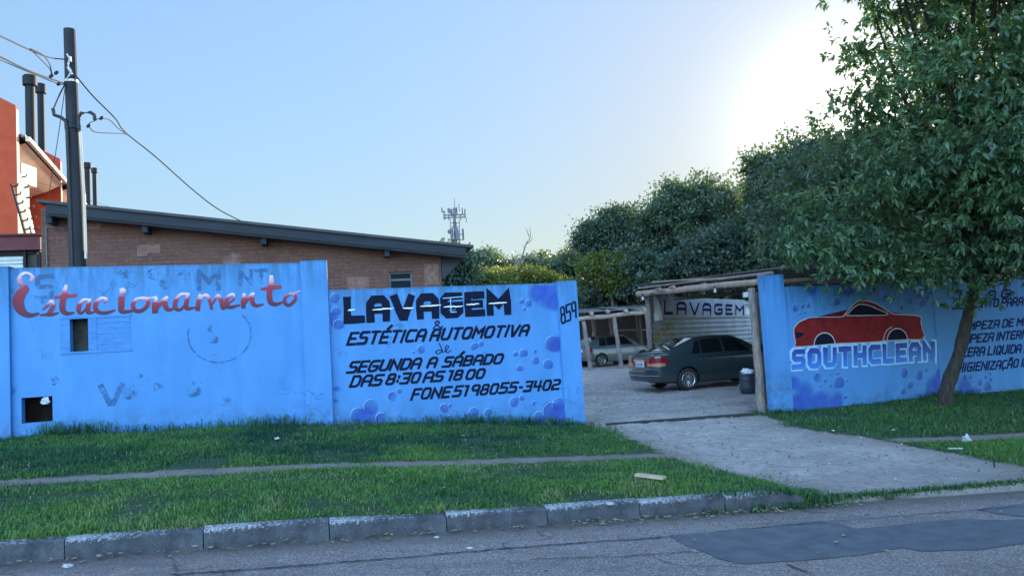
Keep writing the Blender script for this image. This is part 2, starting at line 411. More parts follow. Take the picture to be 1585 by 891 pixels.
ZZ = np.where((dr > 0) & (TT > 6.9) & (TT < 30), ZZ + rut * np.clip(dr / .5, 0, 1) * np.clip((TT - 6.9) / .8, 0, 1), ZZ)
XX, YY = xy(SS, TT); VV = np.stack([XX, YY, ZZ], -1).reshape(-1, 3)
ni, nj = SS.shape; I, J = np.meshgrid(np.arange(ni - 1), np.arange(nj - 1), indexing='ij'); q = I * nj + J
FF = np.stack([q, q + nj, q + nj + 1, q + 1], -1).reshape(-1, 4)
drf = dr.ravel()[FF].mean(1); paf = pa.ravel()[FF].mean(1)
def part_mesh(name, sel):
    F = FF[sel]; u, inv = np.unique(F, return_inverse=True)
    o = npmesh(name, VV[u], inv.reshape(F.shape), gm, smooth=True, extra={'drive': dr.ravel()[u], 'path': pa.ravel()[u]})
    return tag(o, kind='structure')
part_mesh('driveway', drf > 0)
part_mesh('footpath', (drf <= 0) & (paf > 0))
part_mesh('ground', (drf <= 0) & (paf <= 0))

# road ------------------------------------------------------------
am, n, l, b = newmat('worn_asphalt')
geo = n.new('ShaderNodeTexCoord').outputs['Object']
v = N(n, 'ShaderNodeTexVoronoi'); v.inputs['Scale'].default_value = 70; l.new(geo, v.inputs['Vector'])
n1 = noise(n, l, .8, 8, .7, geo); n2 = noise(n, l, 60, 5, .8, geo); n3 = noise(n, l, 6, 6, .7, geo)
c = mixc(n, l, ramp(n, l, n1, .3, .7), (.158, .124, .116), (.238, .194, .176))
c = mixc(n, l, ramp(n, l, n2, .50, .60), c, (.46, .42, .40))
c = mixc(n, l, math2(n, l, 'MULTIPLY', ramp(n, l, n2, .38, .46, (1, 1, 1), (0, 0, 0)), .85), c, (.07, .065, .075))
c = mixc(n, l, math2(n, l, 'MULTIPLY', ramp(n, l, n3, .50, .70), .5), c, (.12, .11, .125))
gd = math2(n, l, 'ADD', attr(n, 'gut'), math2(n, l, 'MULTIPLY', math2(n, l, 'SUBTRACT', n3, .5), .5))
c = mixc(n, l, math2(n, l, 'MULTIPLY', ramp(n, l, gd, .02, .42, (1, 1, 1), (0, 0, 0)), .75), c, (.085, .068, .055))
ol = noise(n, l, 1.1, 6, .65, geo, (.35, 1.6, 1)); c = mixc(n, l, math2(n, l, 'MULTIPLY', ramp(n, l, ol, .52, .66), .45), c, (.075, .068, .072))
vc = n.new('ShaderNodeTexVoronoi'); vc.feature = 'DISTANCE_TO_EDGE'; vc.inputs['Scale'].default_value = .8
wv = n.new('ShaderNodeVectorMath'); wv.operation = 'ADD'; l.new(geo, wv.inputs[0]); nz = n.new('ShaderNodeTexNoise'); nz.inputs['Scale'].default_value = 1.6; nz.inputs['Detail'].default_value = 6; l.new(geo, nz.inputs['Vector']); l.new(nz.outputs['Color'], wv.inputs[1]); l.new(wv.outputs[0], vc.inputs['Vector'])
ck = math2(n, l, 'MULTIPLY', ramp(n, l, vc.outputs['Distance'], .004, .014, (1, 1, 1), (0, 0, 0)), ramp(n, l, n1, .47, .55)); c = mixc(n, l, math2(n, l, 'MULTIPLY', ck, .7), c, (.04, .037, .04))
l.new(c, b.inputs['Base Color']); b.inputs['Roughness'].default_value = .82; bump(n, l, n2, b, .7, .012)
rs = np.concatenate([np.linspace(-400, -40, 10), np.linspace(-39, 39, 80), np.linspace(40, 400, 10)]); rt = np.concatenate([np.linspace(-2.5, TK - .7, 16), np.linspace(TK - .6, TK + .04, 7)])
RS, RT = np.meshgrid(rs, rt, indexing='ij'); RZ = zroad(RS, np.minimum(RT, TK)); rx, ry = xy(RS, RT)
ni, nj = RS.shape; I, J = np.meshgrid(np.arange(ni - 1), np.arange(nj - 1), indexing='ij'); q = I * nj + J
tag(npmesh('road', np.stack([rx, ry, RZ], -1).reshape(-1, 3), np.stack([q, q + nj, q + nj + 1, q + 1], -1).reshape(-1, 4), am, smooth=True, extra={'gut': (TK - RT).ravel()}), kind='structure')

def on_road(px, py, lift):
    p = gp(px, py); return Vector((p.x, p.y, gz(p.x, p.y) + lift))
def sheet(name, pix, mat, lift, jag=1.2):
    pts = []
    for (a, b2) in zip(pix, pix[1:] + pix[:1]):
        k = max(2, int(math.hypot(a[0] - b2[0], a[1] - b2[1]) / 9))
        for i in range(k):
            f = i / k; pts.append((a[0] + (b2[0] - a[0]) * f + random.uniform(-jag, jag) * 1.6, a[1] + (b2[1] - a[1]) * f + random.uniform(-jag, jag) * .5))
    P = [on_road(x, y, lift) for x, y in pts]
    bm = bmesh.new(); vs = [bm.verts.new(p) for p in P]; f = bm.faces.new(vs); bmesh.ops.triangulate(bm, faces=[f]); 
    bmesh.ops.recalc_face_normals(bm, faces=bm.faces)
    if sum(ff.normal.z for ff in bm.faces) < 0: bmesh.ops.reverse_faces(bm, faces=bm.faces)
    me = bpy.data.meshes.new(name); bm.to_mesh(me); bm.free(); me.materials.append(mat)
    o = bpy.data.objects.new(name, me); C.objects.link(o); return tag(o, kind='structure')
M_patch = simple('newer_asphalt_patch', (.100, .108, .125), .8, .3, 5, .4, bdist=.004)
M_patch2 = simple('bituminous_asphalt_patch', (.108, .116, .134), .8, .25, 3, .4, bdist=.004)
zz = lambda X, Y: (1000 + X / 2.709, 740 + Y / 2.709)
sheet('road_patch', [zz(*q) for q in ((95, 242), (200, 233), (480, 207), (700, 186), (800, 188), (880, 212), (1060, 196), (1200, 180), (1330, 172), (1480, 176), (1800, 165), (1800, 240), (1585, 272), (1400, 300), (1150, 306), (1075, 291), (900, 322), (700, 342), (400, 360), (330, 346), (250, 312), (170, 280))], M_patch, .005)
sheet('road_patch', [zz(*q) for q in ((1385, 130), (1470, 116), (1800, 86), (1800, 140), (1585, 160), (1480, 150))], M_patch2, .005)
M_crack = simple('crack_filler', (.022, .022, .026), .7, .3, 5, 0)
def crack(pix, w, name='road_seam'):
    m = MB(); P = []
    for a, b2 in zip(pix, pix[1:]):
        k = max(2, int(abs(a[0] - b2[0]) / 7))
        P += [(a[0] + (b2[0] - a[0]) * i / k, a[1] + (b2[1] - a[1]) * i / k + random.uniform(-.8, .8)) for i in range(k)]
    P.append(pix[-1]); L = [on_road(x, y, .0095) for x, y in P]; vs = []
    for i, p in enumerate(L):
        d = (L[min(i + 1, len(L) - 1)] - L[max(0, i - 1)]); d.z = 0; d.normalize(); sd = Vector((-d.y, d.x, 0)); ww = w * random.uniform(.35, 1.1) * (.2 if i in (0, len(L) - 1) else 1)
        vs += [p + sd * ww, p - sd * ww]
    m.add(vs, [(2 * i + 1, 2 * i + 3, 2 * i + 2, 2 * i) for i in range(len(L) - 1)])
    tag(m.build(name, M_crack), kind='structure')
crack([(255, 891), (420, 880), (640, 862), (800, 848), (985, 835), (1036, 831)], .014)
crack([(820, 866), (960, 862), (1060, 855), (1092, 856)], .009)
crack([(1215, 873), (1260, 890)], .010)
crack([(1105, 823), (1290, 807), (1470, 793), (1584, 784)], .007)

# kerb stones -----------------------------------------------------
km, n, l, b = newmat('limewashed_kerb_concrete')
geo = n.new('ShaderNodeTexCoord').outputs['Object']
n1 = noise(n, l, 5, 8, .75, geo); n2 = noise(n, l, 45, 6, .8, geo)
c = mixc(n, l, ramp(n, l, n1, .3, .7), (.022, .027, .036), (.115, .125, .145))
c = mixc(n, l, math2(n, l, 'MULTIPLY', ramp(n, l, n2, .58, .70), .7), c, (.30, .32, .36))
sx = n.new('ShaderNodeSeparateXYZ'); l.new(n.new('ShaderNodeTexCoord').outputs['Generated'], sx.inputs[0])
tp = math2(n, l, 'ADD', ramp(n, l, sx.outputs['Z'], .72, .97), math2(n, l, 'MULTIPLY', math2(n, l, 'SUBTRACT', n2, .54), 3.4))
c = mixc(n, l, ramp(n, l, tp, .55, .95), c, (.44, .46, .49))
l.new(c, b.inputs['Base Color']); b.inputs['Roughness'].default_value = .9; bump(n, l, n2, b, .8, .02)
def s_on_kerb(px, py):                   # where that bearing crosses the kerb's top front edge
    best = None
    for s in np.arange(-12, 6, .01):
        z = float(zroad(s, TK)) + .14; x, y = xy(s, TK); v = Vector((x, y, z)) - EYE
        sc = FPX / v.dot(F0); ppx = 792.5 + v.dot(CR) * sc
        if best is None or abs(ppx - px) < best[0]: best = (abs(ppx - px), s)
    return best[1]
js = [-8.2, -6.9, -5.6] + [s_on_kerb(x, 0) for x in (-130, 98, 314, 510, 690, 846, 990, 1122, 1247)]
kerb_words = ['leftmost kerb stone, cut off by the photo edge', 'first whole kerb stone from the left edge', 'second whole kerb stone from the left', 'third whole kerb stone from the left, below the shutter lettering', 'kerb stone right of the fourth joint, below the price-board wall', 'kerb stone in front of the phone number wall', 'kerb stone right under the loose plank on the grass', 'kerb stone next to last before the driveway', 'last kerb stone, sinking into weeds at the driveway corner']
kk = 0
for i in range(len(js) - 1):
    s0, s1 = js[i] + .004, js[i + 1] - .004
    m = MB(); vs = []
    nseg = 14; tilt = random.uniform(-.012, .010); tilt2 = random.uniform(-.012, .010)
    for j in range(nseg + 1):
        s = s0 + (s1 - s0) * j / nseg; z = float(zroad(s, TK)) + tilt + (tilt2 - tilt) * j / nseg; drop = .10 * max(0, (s - 3.95) / .5) ** 1.5 if s > 3.95 else 0
        jt = random.uniform(-.009, .009) if 0 < j < nseg else 0
        for (t, h) in ((TK + jt, -.12), (TK + .012 + jt, .135 - drop), (TK + .03 + jt, .15 - drop + random.uniform(-.012, .006)), (TK + .13, .152 - drop), (TK + .13, -.12)):
            x, y = xy(s, t); vs.append((x, y, z + h))
    fs = [(a, a + 1, a + 6, a + 5) for j in range(nseg) for a in [j * 5 + k for k in range(4)]]
    fs += [(0, 4, 3, 2, 1), tuple(nseg * 5 + k for k in range(5))]
    m.add(vs, fs); bx, by = xy((s0 + s1) / 2, TK + .06)
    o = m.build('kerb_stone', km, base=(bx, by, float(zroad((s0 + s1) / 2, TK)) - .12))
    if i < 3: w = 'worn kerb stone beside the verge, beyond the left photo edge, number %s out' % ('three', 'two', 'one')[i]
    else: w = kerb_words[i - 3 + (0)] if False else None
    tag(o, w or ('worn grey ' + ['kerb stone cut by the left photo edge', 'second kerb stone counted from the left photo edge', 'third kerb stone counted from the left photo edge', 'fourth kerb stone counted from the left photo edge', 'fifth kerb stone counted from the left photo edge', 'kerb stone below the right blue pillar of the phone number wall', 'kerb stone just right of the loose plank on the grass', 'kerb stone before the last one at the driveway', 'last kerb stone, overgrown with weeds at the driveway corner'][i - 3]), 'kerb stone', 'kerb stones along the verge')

# ================================================================== BLUE STREET WALL
PA = xy(0, TW)
WALL = Plane(PA, AL)                     # face of the pillars; panels lie 4 cm behind it
def wall_s(px, py=550): return WALL.uz(px, py)[0]
def zg_wall(u): return float(np.interp(u, ZW_S, ZW_Z))
def panel(PL, u0, u1, zt0, zt1, out, thick, holes=(), zb=-.6, gfun=zg_wall):
    """a wall slab with a sloping top and real rectangular openings (u0,u1,z0,z1)"""
    m = MB(); us = sorted({u0, u1} | {h[0] for h in holes} | {h[1] for h in holes} | set(np.linspace(u0, u1, max(2, int((u1 - u0) / .4)))))
    top = lambda u: zt0 + (zt1 - zt0) * (u - u0) / (u1 - u0)
    zs = sorted({zb} | {h[2] for h in holes} | {h[3] for h in holes})
    lev = [[z] for z in zs]
    def H(i, k):                         # height of level k at station i; last levels follow the top
        if k < len(zs): return zs[k]
        f = (k - len(zs) + 1) / 4
        return zs[-1] + (top(us[i]) - zs[-1]) * f
    nl = len(zs) + 4; idx = {}; vs = []; hh = []; gg = []
    for side in (0, 1):
        for i in range(len(us)):
            for k in range(nl):
                idx[side, i, k] = len(vs); z = H(i, k); vs.append(PL.P(us[i], z, out - side * thick)); hh.append(top(us[i]) - z); gg.append(z - gfun(us[i]))
    fs = []
    def hole(i, k):
        if k + 1 >= len(zs): return False
        uc = (us[i] + us[i + 1]) / 2; zc = (zs[k] + zs[k + 1]) / 2
        return any(h[0] < uc < h[1] and h[2] < zc < h[3] for h in holes)
    for i in range(len(us) - 1):
        for k in range(nl - 1):
            if hole(i, k):
                a = [idx[0, i, k], idx[0, i + 1, k], idx[0, i + 1, k + 1], idx[0, i, k + 1]]; bk = [idx[1, i, k], idx[1, i + 1, k], idx[1, i + 1, k + 1], idx[1, i, k + 1]]
                for e, (di, dk) in enumerate(((0, -1), (1, 0), (0, 1), (-1, 0))):
                    if not (0 <= i + di < len(us) - 1 and hole(i + di, k + dk)): fs.append((a[e], bk[e], bk[(e + 1) % 4], a[(e + 1) % 4]))
                continue
            fs.append((idx[0, i, k], idx[0, i + 1, k], idx[0, i + 1, k + 1], idx[0, i, k + 1]))
            fs.append((idx[1, i, k], idx[1, i, k + 1], idx[1, i + 1, k + 1], idx[1, i + 1, k]))
    for i in range(len(us) - 1): fs.append((idx[0, i, nl - 1], idx[0, i + 1, nl - 1], idx[1, i + 1, nl - 1], idx[1, i, nl - 1]))
    for i, fl in ((0, 1), (len(us) - 1, 0)):
        for k in range(nl - 1): fs.append((idx[0, i, k], idx[0, i, k + 1], idx[1, i, k + 1], idx[1, i, k]))
    m.add(vs, fs, h=hh, g=gg); return m
def pillar(PL, u0, u1, zt0, zt1, depth=.36, out=0.0, lean=0):
    return panel(PL, u0, u1, zt0, zt1, out, depth)

# --- stroke lettering painted on the walls
G = {
 'A': (.72, [[(0, 0), (0, .78), (.16, 1), (.56, 1), (.72, .78), (.72, 0)], [(.0, .42), (.72, .42)]]),
 'B': (.72, [[(0, 0), (0, 1), (.56, 1), (.68, .86), (.68, .64), (.56, .52), (.05, .52)], [(.56, .52), (.72, .38), (.72, .14), (.58, 0), (0, 0)]]),
 'C': (.68, [[(.68, .98), (.14, 1), (0, .84), (0, .16), (.14, 0), (.68, .02)]]),
 'D': (.72, [[(0, 0), (0, 1), (.52, 1), (.72, .8), (.72, .2), (.52, 0), (0, 0)]]),
 'E': (.64, [[(.64, 1), (0, 1), (0, 0), (.64, 0)], [(0, .5), (.54, .5)]]),
 'F': (.62, [[(.64, 1), (0, 1), (0, 0)], [(0, .5), (.52, .5)]]),
 'G': (.74, [[(.72, 1), (.16, 1), (0, .82), (0, .18), (.16, 0), (.58, 0), (.74, .16), (.74, .48), (.36, .48)]]),
 'H': (.72, [[(0, 0), (0, 1)], [(.72, 0), (.72, 1)], [(0, .5), (.72, .5)]]),
 'I': (.10, [[(.05, 0), (.05, 1)]]),
 'L': (.62, [[(0, 1), (0, 0), (.62, 0)]]),
 'M': (.86, [[(0, 0), (0, 1), (.43, .42), (.86, 1), (.86, 0)]]),
 'N': (.74, [[(0, 0), (0, 1), (.74, 0), (.74, 1)]]),
 'O': (.72, [[(.36, 1), (.14, 1), (0, .82), (0, .18), (.14, 0), (.58, 0), (.72, .18), (.72, .82), (.58, 1), (.34, 1)]]),
 'P': (.70, [[(0, 0), (0, 1), (.54, 1), (.70, .84), (.70, .6), (.54, .45), (0, .45)]]),
 'Q': (.74, [[(.36, 1), (.14, 1), (0, .82), (0, .18), (.14, 0), (.58, 0), (.72, .18), (.72, .82), (.58, 1), (.34, 1)], [(.42, .3), (.78, -.08)]]),
 'R': (.72, [[(0, 0), (0, 1), (.54, 1), (.70, .84), (.70, .6), (.54, .45), (0, .45)], [(.36, .45), (.72, 0)]]),
 'S': (.68, [[(.68, 1), (.1, 1), (0, .88), (0, .62), (.1, .52), (.58, .52), (.68, .42), (.68, .12), (.58, 0), (-.04, 0)]]),
 'T': (.70, [[(0, 1), (.70, 1)], [(.35, 1), (.35, 0)]]),
 'U': (.72, [[(0, 1), (0, .18), (.14, 0), (.58, 0), (.72, .18), (.72, 1)]]),
 'V': (.74, [[(0, 1), (.32, 0), (.42, 0), (.74, 1)]]),
 'Z': (.70, [[(0, 1), (.68, 1), (0, 0), (.70, 0)]]),
 'Ç': (.68, [[(.68, .98), (.14, 1), (0, .84), (0, .16), (.14, 0), (.68, .02)], [(.36, -.05), (.30, -.25)]]),
 'Ã': (.72, [[(0, 0), (0, .78), (.16, 1), (.56, 1), (.72, .78), (.72, 0)], [(.0, .42), (.72, .42)], [(.12, 1.2), (.3, 1.3), (.45, 1.2), (.62, 1.3)]]),
 'Á': (.72, [[(0, 0), (0, .78), (.16, 1), (.56, 1), (.72, .78), (.72, 0)], [(.0, .42), (.72, .42)], [(.36, 1.22), (.58, 1.5)]]),
 'É': (.64, [[(.64, 1), (0, 1), (0, 0), (.64, 0)], [(0, .5), (.54, .5)], [(.34, 1.22), (.56, 1.5)]]),
 '0': (.66, [[(.33, 1), (.12, 1), (0, .82), (0, .18), (.12, 0), (.54, 0), (.66, .18), (.66, .82), (.54, 1), (.31, 1)]]),
 '1': (.34, [[(.0, .98), (.26, .98), (.26, 0)]]),
 '2': (.66, [[(0, 1), (.56, 1), (.66, .86), (.66, .62), (.56, .52), (.1, .48), (0, .36), (0, 0), (.68, 0)]]),
 '3': (.66, [[(0, 1), (.66, 1), (.62, .52), (.2, .52)], [(.62, .52), (.66, .3), (.62, 0), (-.02, 0)]]),
 '4': (.68, [[(0, 1), (0, .44), (.68, .44)], [(.56, 1), (.56, 0)]]),
 '5': (.66, [[(.68, 1), (.04, 1), (.02, .55), (.56, .55), (.66, .44), (.66, .12), (.56, 0), (-.02, 0)]]),
 '8': (.66, [[(.33, .53), (.1, .53), (.04, .66), (.04, .88), (.14, 1), (.52, 1), (.62, .88), (.62, .66), (.54, .53), (.31, .53)], [(.14, .52), (0, .38), (0, .12), (.12, 0), (.54, 0), (.66, .12), (.66, .38), (.52, .52)]]),
 '9': (.66, [[(.60, .46), (.12, .46), (0, .6), (0, .86), (.12, 1), (.54, 1), (.66, .86), (.66, 0)]]),
 ':': (.10, [[(.05, .20), (.05, .30)], [(.05, .64), (.05, .74)]]),
 '-': (.30, [[(.06, .48), (.24, .48)]]),
 '&': (.60, [[(.66, 0), (.12, .74), (.12, .9), (.28, 1), (.42, .88), (.36, .7), (.06, .4), (0, .18), (.18, 0), (.4, .06), (.62, .38)]]),
}
def ribbon(m, pts, wid, PL, out, grow=.0006, v=None, r=None):
    """pts: (u,z) on the plane; wid: widths; mitred strip of paint"""
    n = len(pts); closed = False
    if not hasattr(wid, '__len__'): wid = [wid] * n
    vs = []; vv = []
    for i in range(n):
        p = Vector(pts[i]).to_2d() if False else Vector((pts[i][0], pts[i][1]))
        a = Vector((pts[max(i - 1, 0)][0], pts[max(i - 1, 0)][1])); c2 = Vector((pts[min(i + 1, n - 1)][0], pts[min(i + 1, n - 1)][1]))
        d0 = (p - a).normalized() if i > 0 else (c2 - p).normalized(); d1 = (c2 - p).normalized() if i < n - 1 else d0
        t = d0 + d1
        t = t.normalized() if t.length > .2 else d1
        nn = Vector((-t.y, t.x)); k = 1 / max(.5, abs(nn.dot(Vector((-d1.y, d1.x)))))
        w = wid[i] / 2 * k; ex = Vector((0, 0))
        if i == 0: ex = -d1 * wid[0] * .5 * CAP
        if i == n - 1: ex = d0 * wid[-1] * .5 * CAP
        o = out + grow * i
        for sgn in (1, -1):
            q = p + ex + nn * (w * sgn); vs.append(PL.P(q.x, q.y, o)); vv.append(v(q.x, q.y) if v else 0)
    m.add(vs, [(2 * i, 2 * i + 1, 2 * i + 3, 2 * i + 2) for i in range(n - 1)], v=vv)
CAP = 1.0
def smooth_line(pts, k=6):
    out = []
    n = len(pts)
    for i in range(n - 1):
        p0, p1, p2, p3 = (np.array(pts[max(0, i - 1)]), np.array(pts[i]), np.array(pts[i + 1]), np.array(pts[min(n - 1, i + 2)]))
        for j in range(k):
            t = j / k; out.append(tuple(.5 * ((2 * p1) + (-p0 + p2) * t + (2 * p0 - 5 * p1 + 4 * p2 - p3) * t * t + (-p0 + 3 * p1 - 3 * p2 + p3) * t ** 3)))
    out.append(tuple(pts[-1])); return out
def text_quad(name, text, bl, br, tl, tr, th, PL, out, mat, parent, gap=.34, jitter=.0, space=.55, vfun=True):
    """a line of painted capitals filling the quadrilateral (corner pixels) on the wall plane; th = stroke / cap height"""
    q = [PL.uz(*p) for p in (bl, br, tl, tr)]
    tot = 0; pos = []
    for ch in text:
        if ch == ' ': tot += space; continue
        w = G[ch][0]; pos.append((ch, tot)); tot += w + gap
    tot -= gap; m = MB(); hgt = ((q[2][1] - q[0][1]) + (q[3][1] - q[1][1])) / 2; rr = random.Random(len(text) * 7 + 1)
    def mp(x, y):
        x = x / tot
        bu = q[0][0] + (q[1][0] - q[0][0]) * x; bz = q[0][1] + (q[1][1] - q[0][1]) * x
        tu = q[2][0] + (q[3][0] - q[2][0]) * x; tz = q[2][1] + (q[3][1] - q[2][1]) * x
        return bu + (tu - bu) * y, bz + (tz - bz) * y
    k = 0
    for ch, x0 in pos:
        dy = rr.uniform(-jitter, jitter); sc = 1 + rr.uniform(-jitter, jitter)
        for strk in G[ch][1]:
            h = th / 2
            fine = []
            for (xa, ya), (xb, yb) in zip(strk, strk[1:]):
                kq = max(1, int(math.hypot(xa - xb, ya - yb) / .28))
                fine += [(xa + (xb - xa) * i / kq + (rr.uniform(-.012, .012) if i else 0), ya + (yb - ya) * i / kq + (rr.uniform(-.010, .010) if i else 0)) for i in range(kq)]
            fine.append(strk[-1])
            pts = [mp(x0 + x * sc, h + y * (1 - th) * sc + dy) for x, y in fine]
            z0 = q[0][1]; 
            ribbon(m, pts, [th * hgt * rr.uniform(.90, 1.08) for _ in pts], PL, out + .0004 * (k % 5), v=(lambda u, z: (z - mp(x0, 0)[1]) / hgt)); k += 1
    return m.build(name, mat, parent)
def script_word(name, strokes, conv, PL, out, mat, parent, groups=None, wscale=1, cap=.6):
    global CAP
    m = MB(); CAP = cap
    letters = {}
    for gi, sk in strokes:
        letters.setdefault(gi, []).append(sk)
    k = 0
    for gi, sks in letters.items():
        allz = [PL.uz(*conv(p[0], p[1]))[1] for sk in sks for p in sk]; z0, z1 = min(allz), max(allz)
        for sk in sks:
            pts = smooth_line([(*PL.uz(*conv(p[0], p[1])), p[2]) for p in sk], 6) if len(sk) > 2 else [(*PL.uz(*conv(p[0], p[1])), p[2]) for p in sk]
            ribbon(m, [(p[0], p[1]) for p in pts], [max(.006, p[2] * wscale) for p in pts], PL, out + .0005 * (k % 6), grow=.00008, v=lambda u, z: (z - z0) / (z1 - z0 + 1e-6)); k += 1
    CAP = 1.0
    return m.build(name, mat, parent)
def blobs(name, lst, PL, out, mat, parent, conv=lambda x, y: (x, y), sx=1, stretch=1.0, clip=(-99, 99, 99, -99), soft=False):
    m = MB(); k = 0
    for (x, y, r) in lst:
        c0 = PL.uz(*conv(x, y)); c1 = PL.uz(*conv(x + r, y)); R = abs(c1[0] - c0[0]); nn = 22; rr = random.Random(k)
        o = out + .0007 * (k % 9); ph = rr.uniform(0, 6)
        wob = lambda a: 1 + .10 * math.sin(2 * a + ph) + .05 * math.sin(3 * a + ph * 2)
        cl = lambda u, z: PL.P(min(max(u, clip[0]), clip[1]), max(min(z, clip[2]), clip[3]), o)
        a0 = rr.choice((-.8, -.8, 2.6, -1.8)); vs = [cl(c0[0], c0[1])]; at_ = [.48 if not soft else .1]
        for rad, val in (((.55, .50), (.88, .50), (1.0, 1.0)) if not soft else ((.4, .3), (.72, .65), (1.05, 1.0))):
            for i in range(nn):
                a = 2 * math.pi * i / nn; f = rad * wob(a)
                vs.append(cl(c0[0] + R * f * math.cos(a), c0[1] + R * f * math.sin(a) * stretch)); at_.append(val if rad > .95 or soft else val - .42 * rad * math.cos(a - a0))
        fs = [(0, 1 + i, 1 + (i + 1) % nn) for i in range(nn)]
        for g in range(2):
            fs += [(1 + g * nn + i, 1 + (g + 1) * nn + i, 1 + (g + 1) * nn + (i + 1) % nn, 1 + g * nn + (i + 1) % nn) for i in range(nn)]
        m.add(vs, fs, r=at_); k += 1
    return m.build(name, mat, parent)
def arcs(name, lst, PL, out, mat, parent, conv=lambda x, y: (x, y), w=.007):
    m = MB()
    for k, (x, y, r) in enumerate(lst):
        c0 = PL.uz(*conv(x, y)); R = abs(PL.uz(*conv(x + r, y))[0] - c0[0]) * .93
        ribbon(m, [(c0[0] + R * math.cos(a), c0[1] + R * math.sin(a)) for a in np.linspace(math.radians(60), math.radians(200), 12)], [w * math.sin(math.pi * (i + .5) / 12) + .002 for i in range(12)], PL, out + .0005 * (k % 5), .0001)
    return m.build(name, mat, parent)

# --- wall 1: the tall wall lettered «Estacionamento»
OUTP = -.045                             # panel faces sit 4.5 cm behind the pillar faces
WP = Plane(Vector((*PA, 0)) - WALL.n * .045, AL)       # the plane of the panel faces
u_l0, u_l1, u_r0, u_r1 = -7.6, WALL.uz(16, 545)[0], WALL.uz(470, 530)[0], WALL.uz(511, 530)[0]
zt_l = WALL.uz(15, 412)[1]; zt_r0 = WALL.uz(468, 404)[1]; zt_r1 = WALL.uz(507, 402.5)[1]
bx = WALL.P(-2.5, .4, -.15)
w1 = thing('boundary_wall', bx, 'tall light blue street wall with red Estacionamento lettering and small openings', 'wall', 'blue street walls')
h1 = [WP.uz(*p) for p in ((33, 615), (81, 613), (33, 655), (81, 652))]
vent = (h1[0][0], h1[1][0], (h1[2][1] + h1[3][1]) / 2, (h1[0][1] + h1[1][1]) / 2)
h2 = [WP.uz(*p) for p in ((108, 493), (136, 492), (108, 545), (136, 544))]
slot = (h2[0][0], h2[1][0], (h2[2][1] + h2[3][1]) / 2, (h2[0][1] + h2[1][1]) / 2)
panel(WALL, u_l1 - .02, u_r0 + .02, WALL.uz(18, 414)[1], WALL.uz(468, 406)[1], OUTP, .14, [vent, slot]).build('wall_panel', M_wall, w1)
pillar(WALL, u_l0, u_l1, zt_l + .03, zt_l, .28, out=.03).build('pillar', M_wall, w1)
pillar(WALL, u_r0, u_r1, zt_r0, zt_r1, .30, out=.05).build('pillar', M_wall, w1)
for (a0, a1, z0, z1), mt in ((vent, M_void), (slot, M_darkrender)):
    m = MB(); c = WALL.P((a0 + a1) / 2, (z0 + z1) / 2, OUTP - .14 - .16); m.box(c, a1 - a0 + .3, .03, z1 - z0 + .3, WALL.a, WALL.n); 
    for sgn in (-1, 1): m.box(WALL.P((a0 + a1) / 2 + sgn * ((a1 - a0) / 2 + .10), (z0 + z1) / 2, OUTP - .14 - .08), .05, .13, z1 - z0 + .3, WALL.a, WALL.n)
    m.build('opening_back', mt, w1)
# boarded shutter beside the slot: a shallow framed board
fr = [WP.uz(*p) for p in ((93, 493), (203, 487), (95, 546), (204, 542))]
m = MB(); zt = (fr[0][1] + fr[1][1]) / 2; zb_ = (fr[2][1] + fr[3][1]) / 2; ua, ub = fr[0][0], fr[1][0]
def wbox(m, u0, u1, z0, z1, o0, o1, PL=WALL): return m.box(PL.P((u0 + u1) / 2, (z0 + z1) / 2, (o0 + o1) / 2), abs(u1 - u0), abs(o1 - o0), abs(z1 - z0), PL.a, PL.n)
wbox(m, ua, ub, zt - .02, zt + .015, OUTP - .02, OUTP + .014); wbox(m, ua, ub, zb_ - .015, zb_ + .02, OUTP - .02, OUTP + .014)
wbox(m, ua, slot[0] - .003, zb_ + .02, zt - .02, OUTP - .02, OUTP + .008); wbox(m, slot[1] + .003, slot[1] + .13, zb_ + .02, zt - .02, OUTP - .02, OUTP + .008)
m.build('shutter_frame', M_oldblue, w1)
m = MB(); 
for i in range(6):
    z0 = zb_ + .025 + (zt - zb_ - .05) * i / 6; z1 = zb_ + .02 + (zt - zb_ - .05) * (i + 1) / 6
    wbox(m, slot[1] + .135, ub - .01, z0, z1 - .006, OUTP - .02, OUTP + .004 + .003 * (i % 2))
m.build('shutter', M_oldblue, w1)
# lettering
c1 = lambda x, y: (x / 6.34, 400 + y / 6.34)
c2 = lambda x, y: (200 + x / 5.66, 400 + y / 5.66)
EST = [(0, [(296, 208, 26), (312, 212, 36), (322, 182, 30), (292, 148, 22), (238, 142, 26), (196, 180, 36), (200, 236, 42), (250, 296, 60), (205, 345, 92), (180, 420, 98), (200, 495, 86), (250, 543, 60), (310, 555, 42), (378, 538, 20)]),
       (1, [(395, 556, 14), (450, 550, 30), (510, 548, 34), (572, 532, 16)]), (1, [(420, 503, 12), (470, 455, 24), (505, 412, 22), (525, 455, 36), (505, 500, 42), (480, 535, 34)]),
       (2, [(650, 265, 26), (635, 330, 50), (615, 430, 55), (615, 505, 52), (655, 538, 42), (725, 530, 18)]), (2, [(540, 382, 24), (640, 370, 36), (740, 360, 36)]),
       (3, [(885, 410, 22), (835, 400, 24), (790, 435, 36), (770, 495, 42), (790, 537, 28), (835, 500, 18), (875, 430, 18)]), (3, [(885, 400, 24), (865, 470, 46), (868, 528, 42), (935, 522, 14)]),
       (4, [(1022, 432, 22), (1048, 400, 26), (1000, 385, 24), (955, 420, 36), (935, 475, 46), (970, 527, 38), (1050, 530, 34), (1125, 505, 18)]),
       (5, [(1192, 385, 60), (1190, 460, 58), (1196, 520, 45), (1290, 515, 30)]), (5, [(1196, 302, 40), (1206, 322, 66), (1209, 338, 48)])]
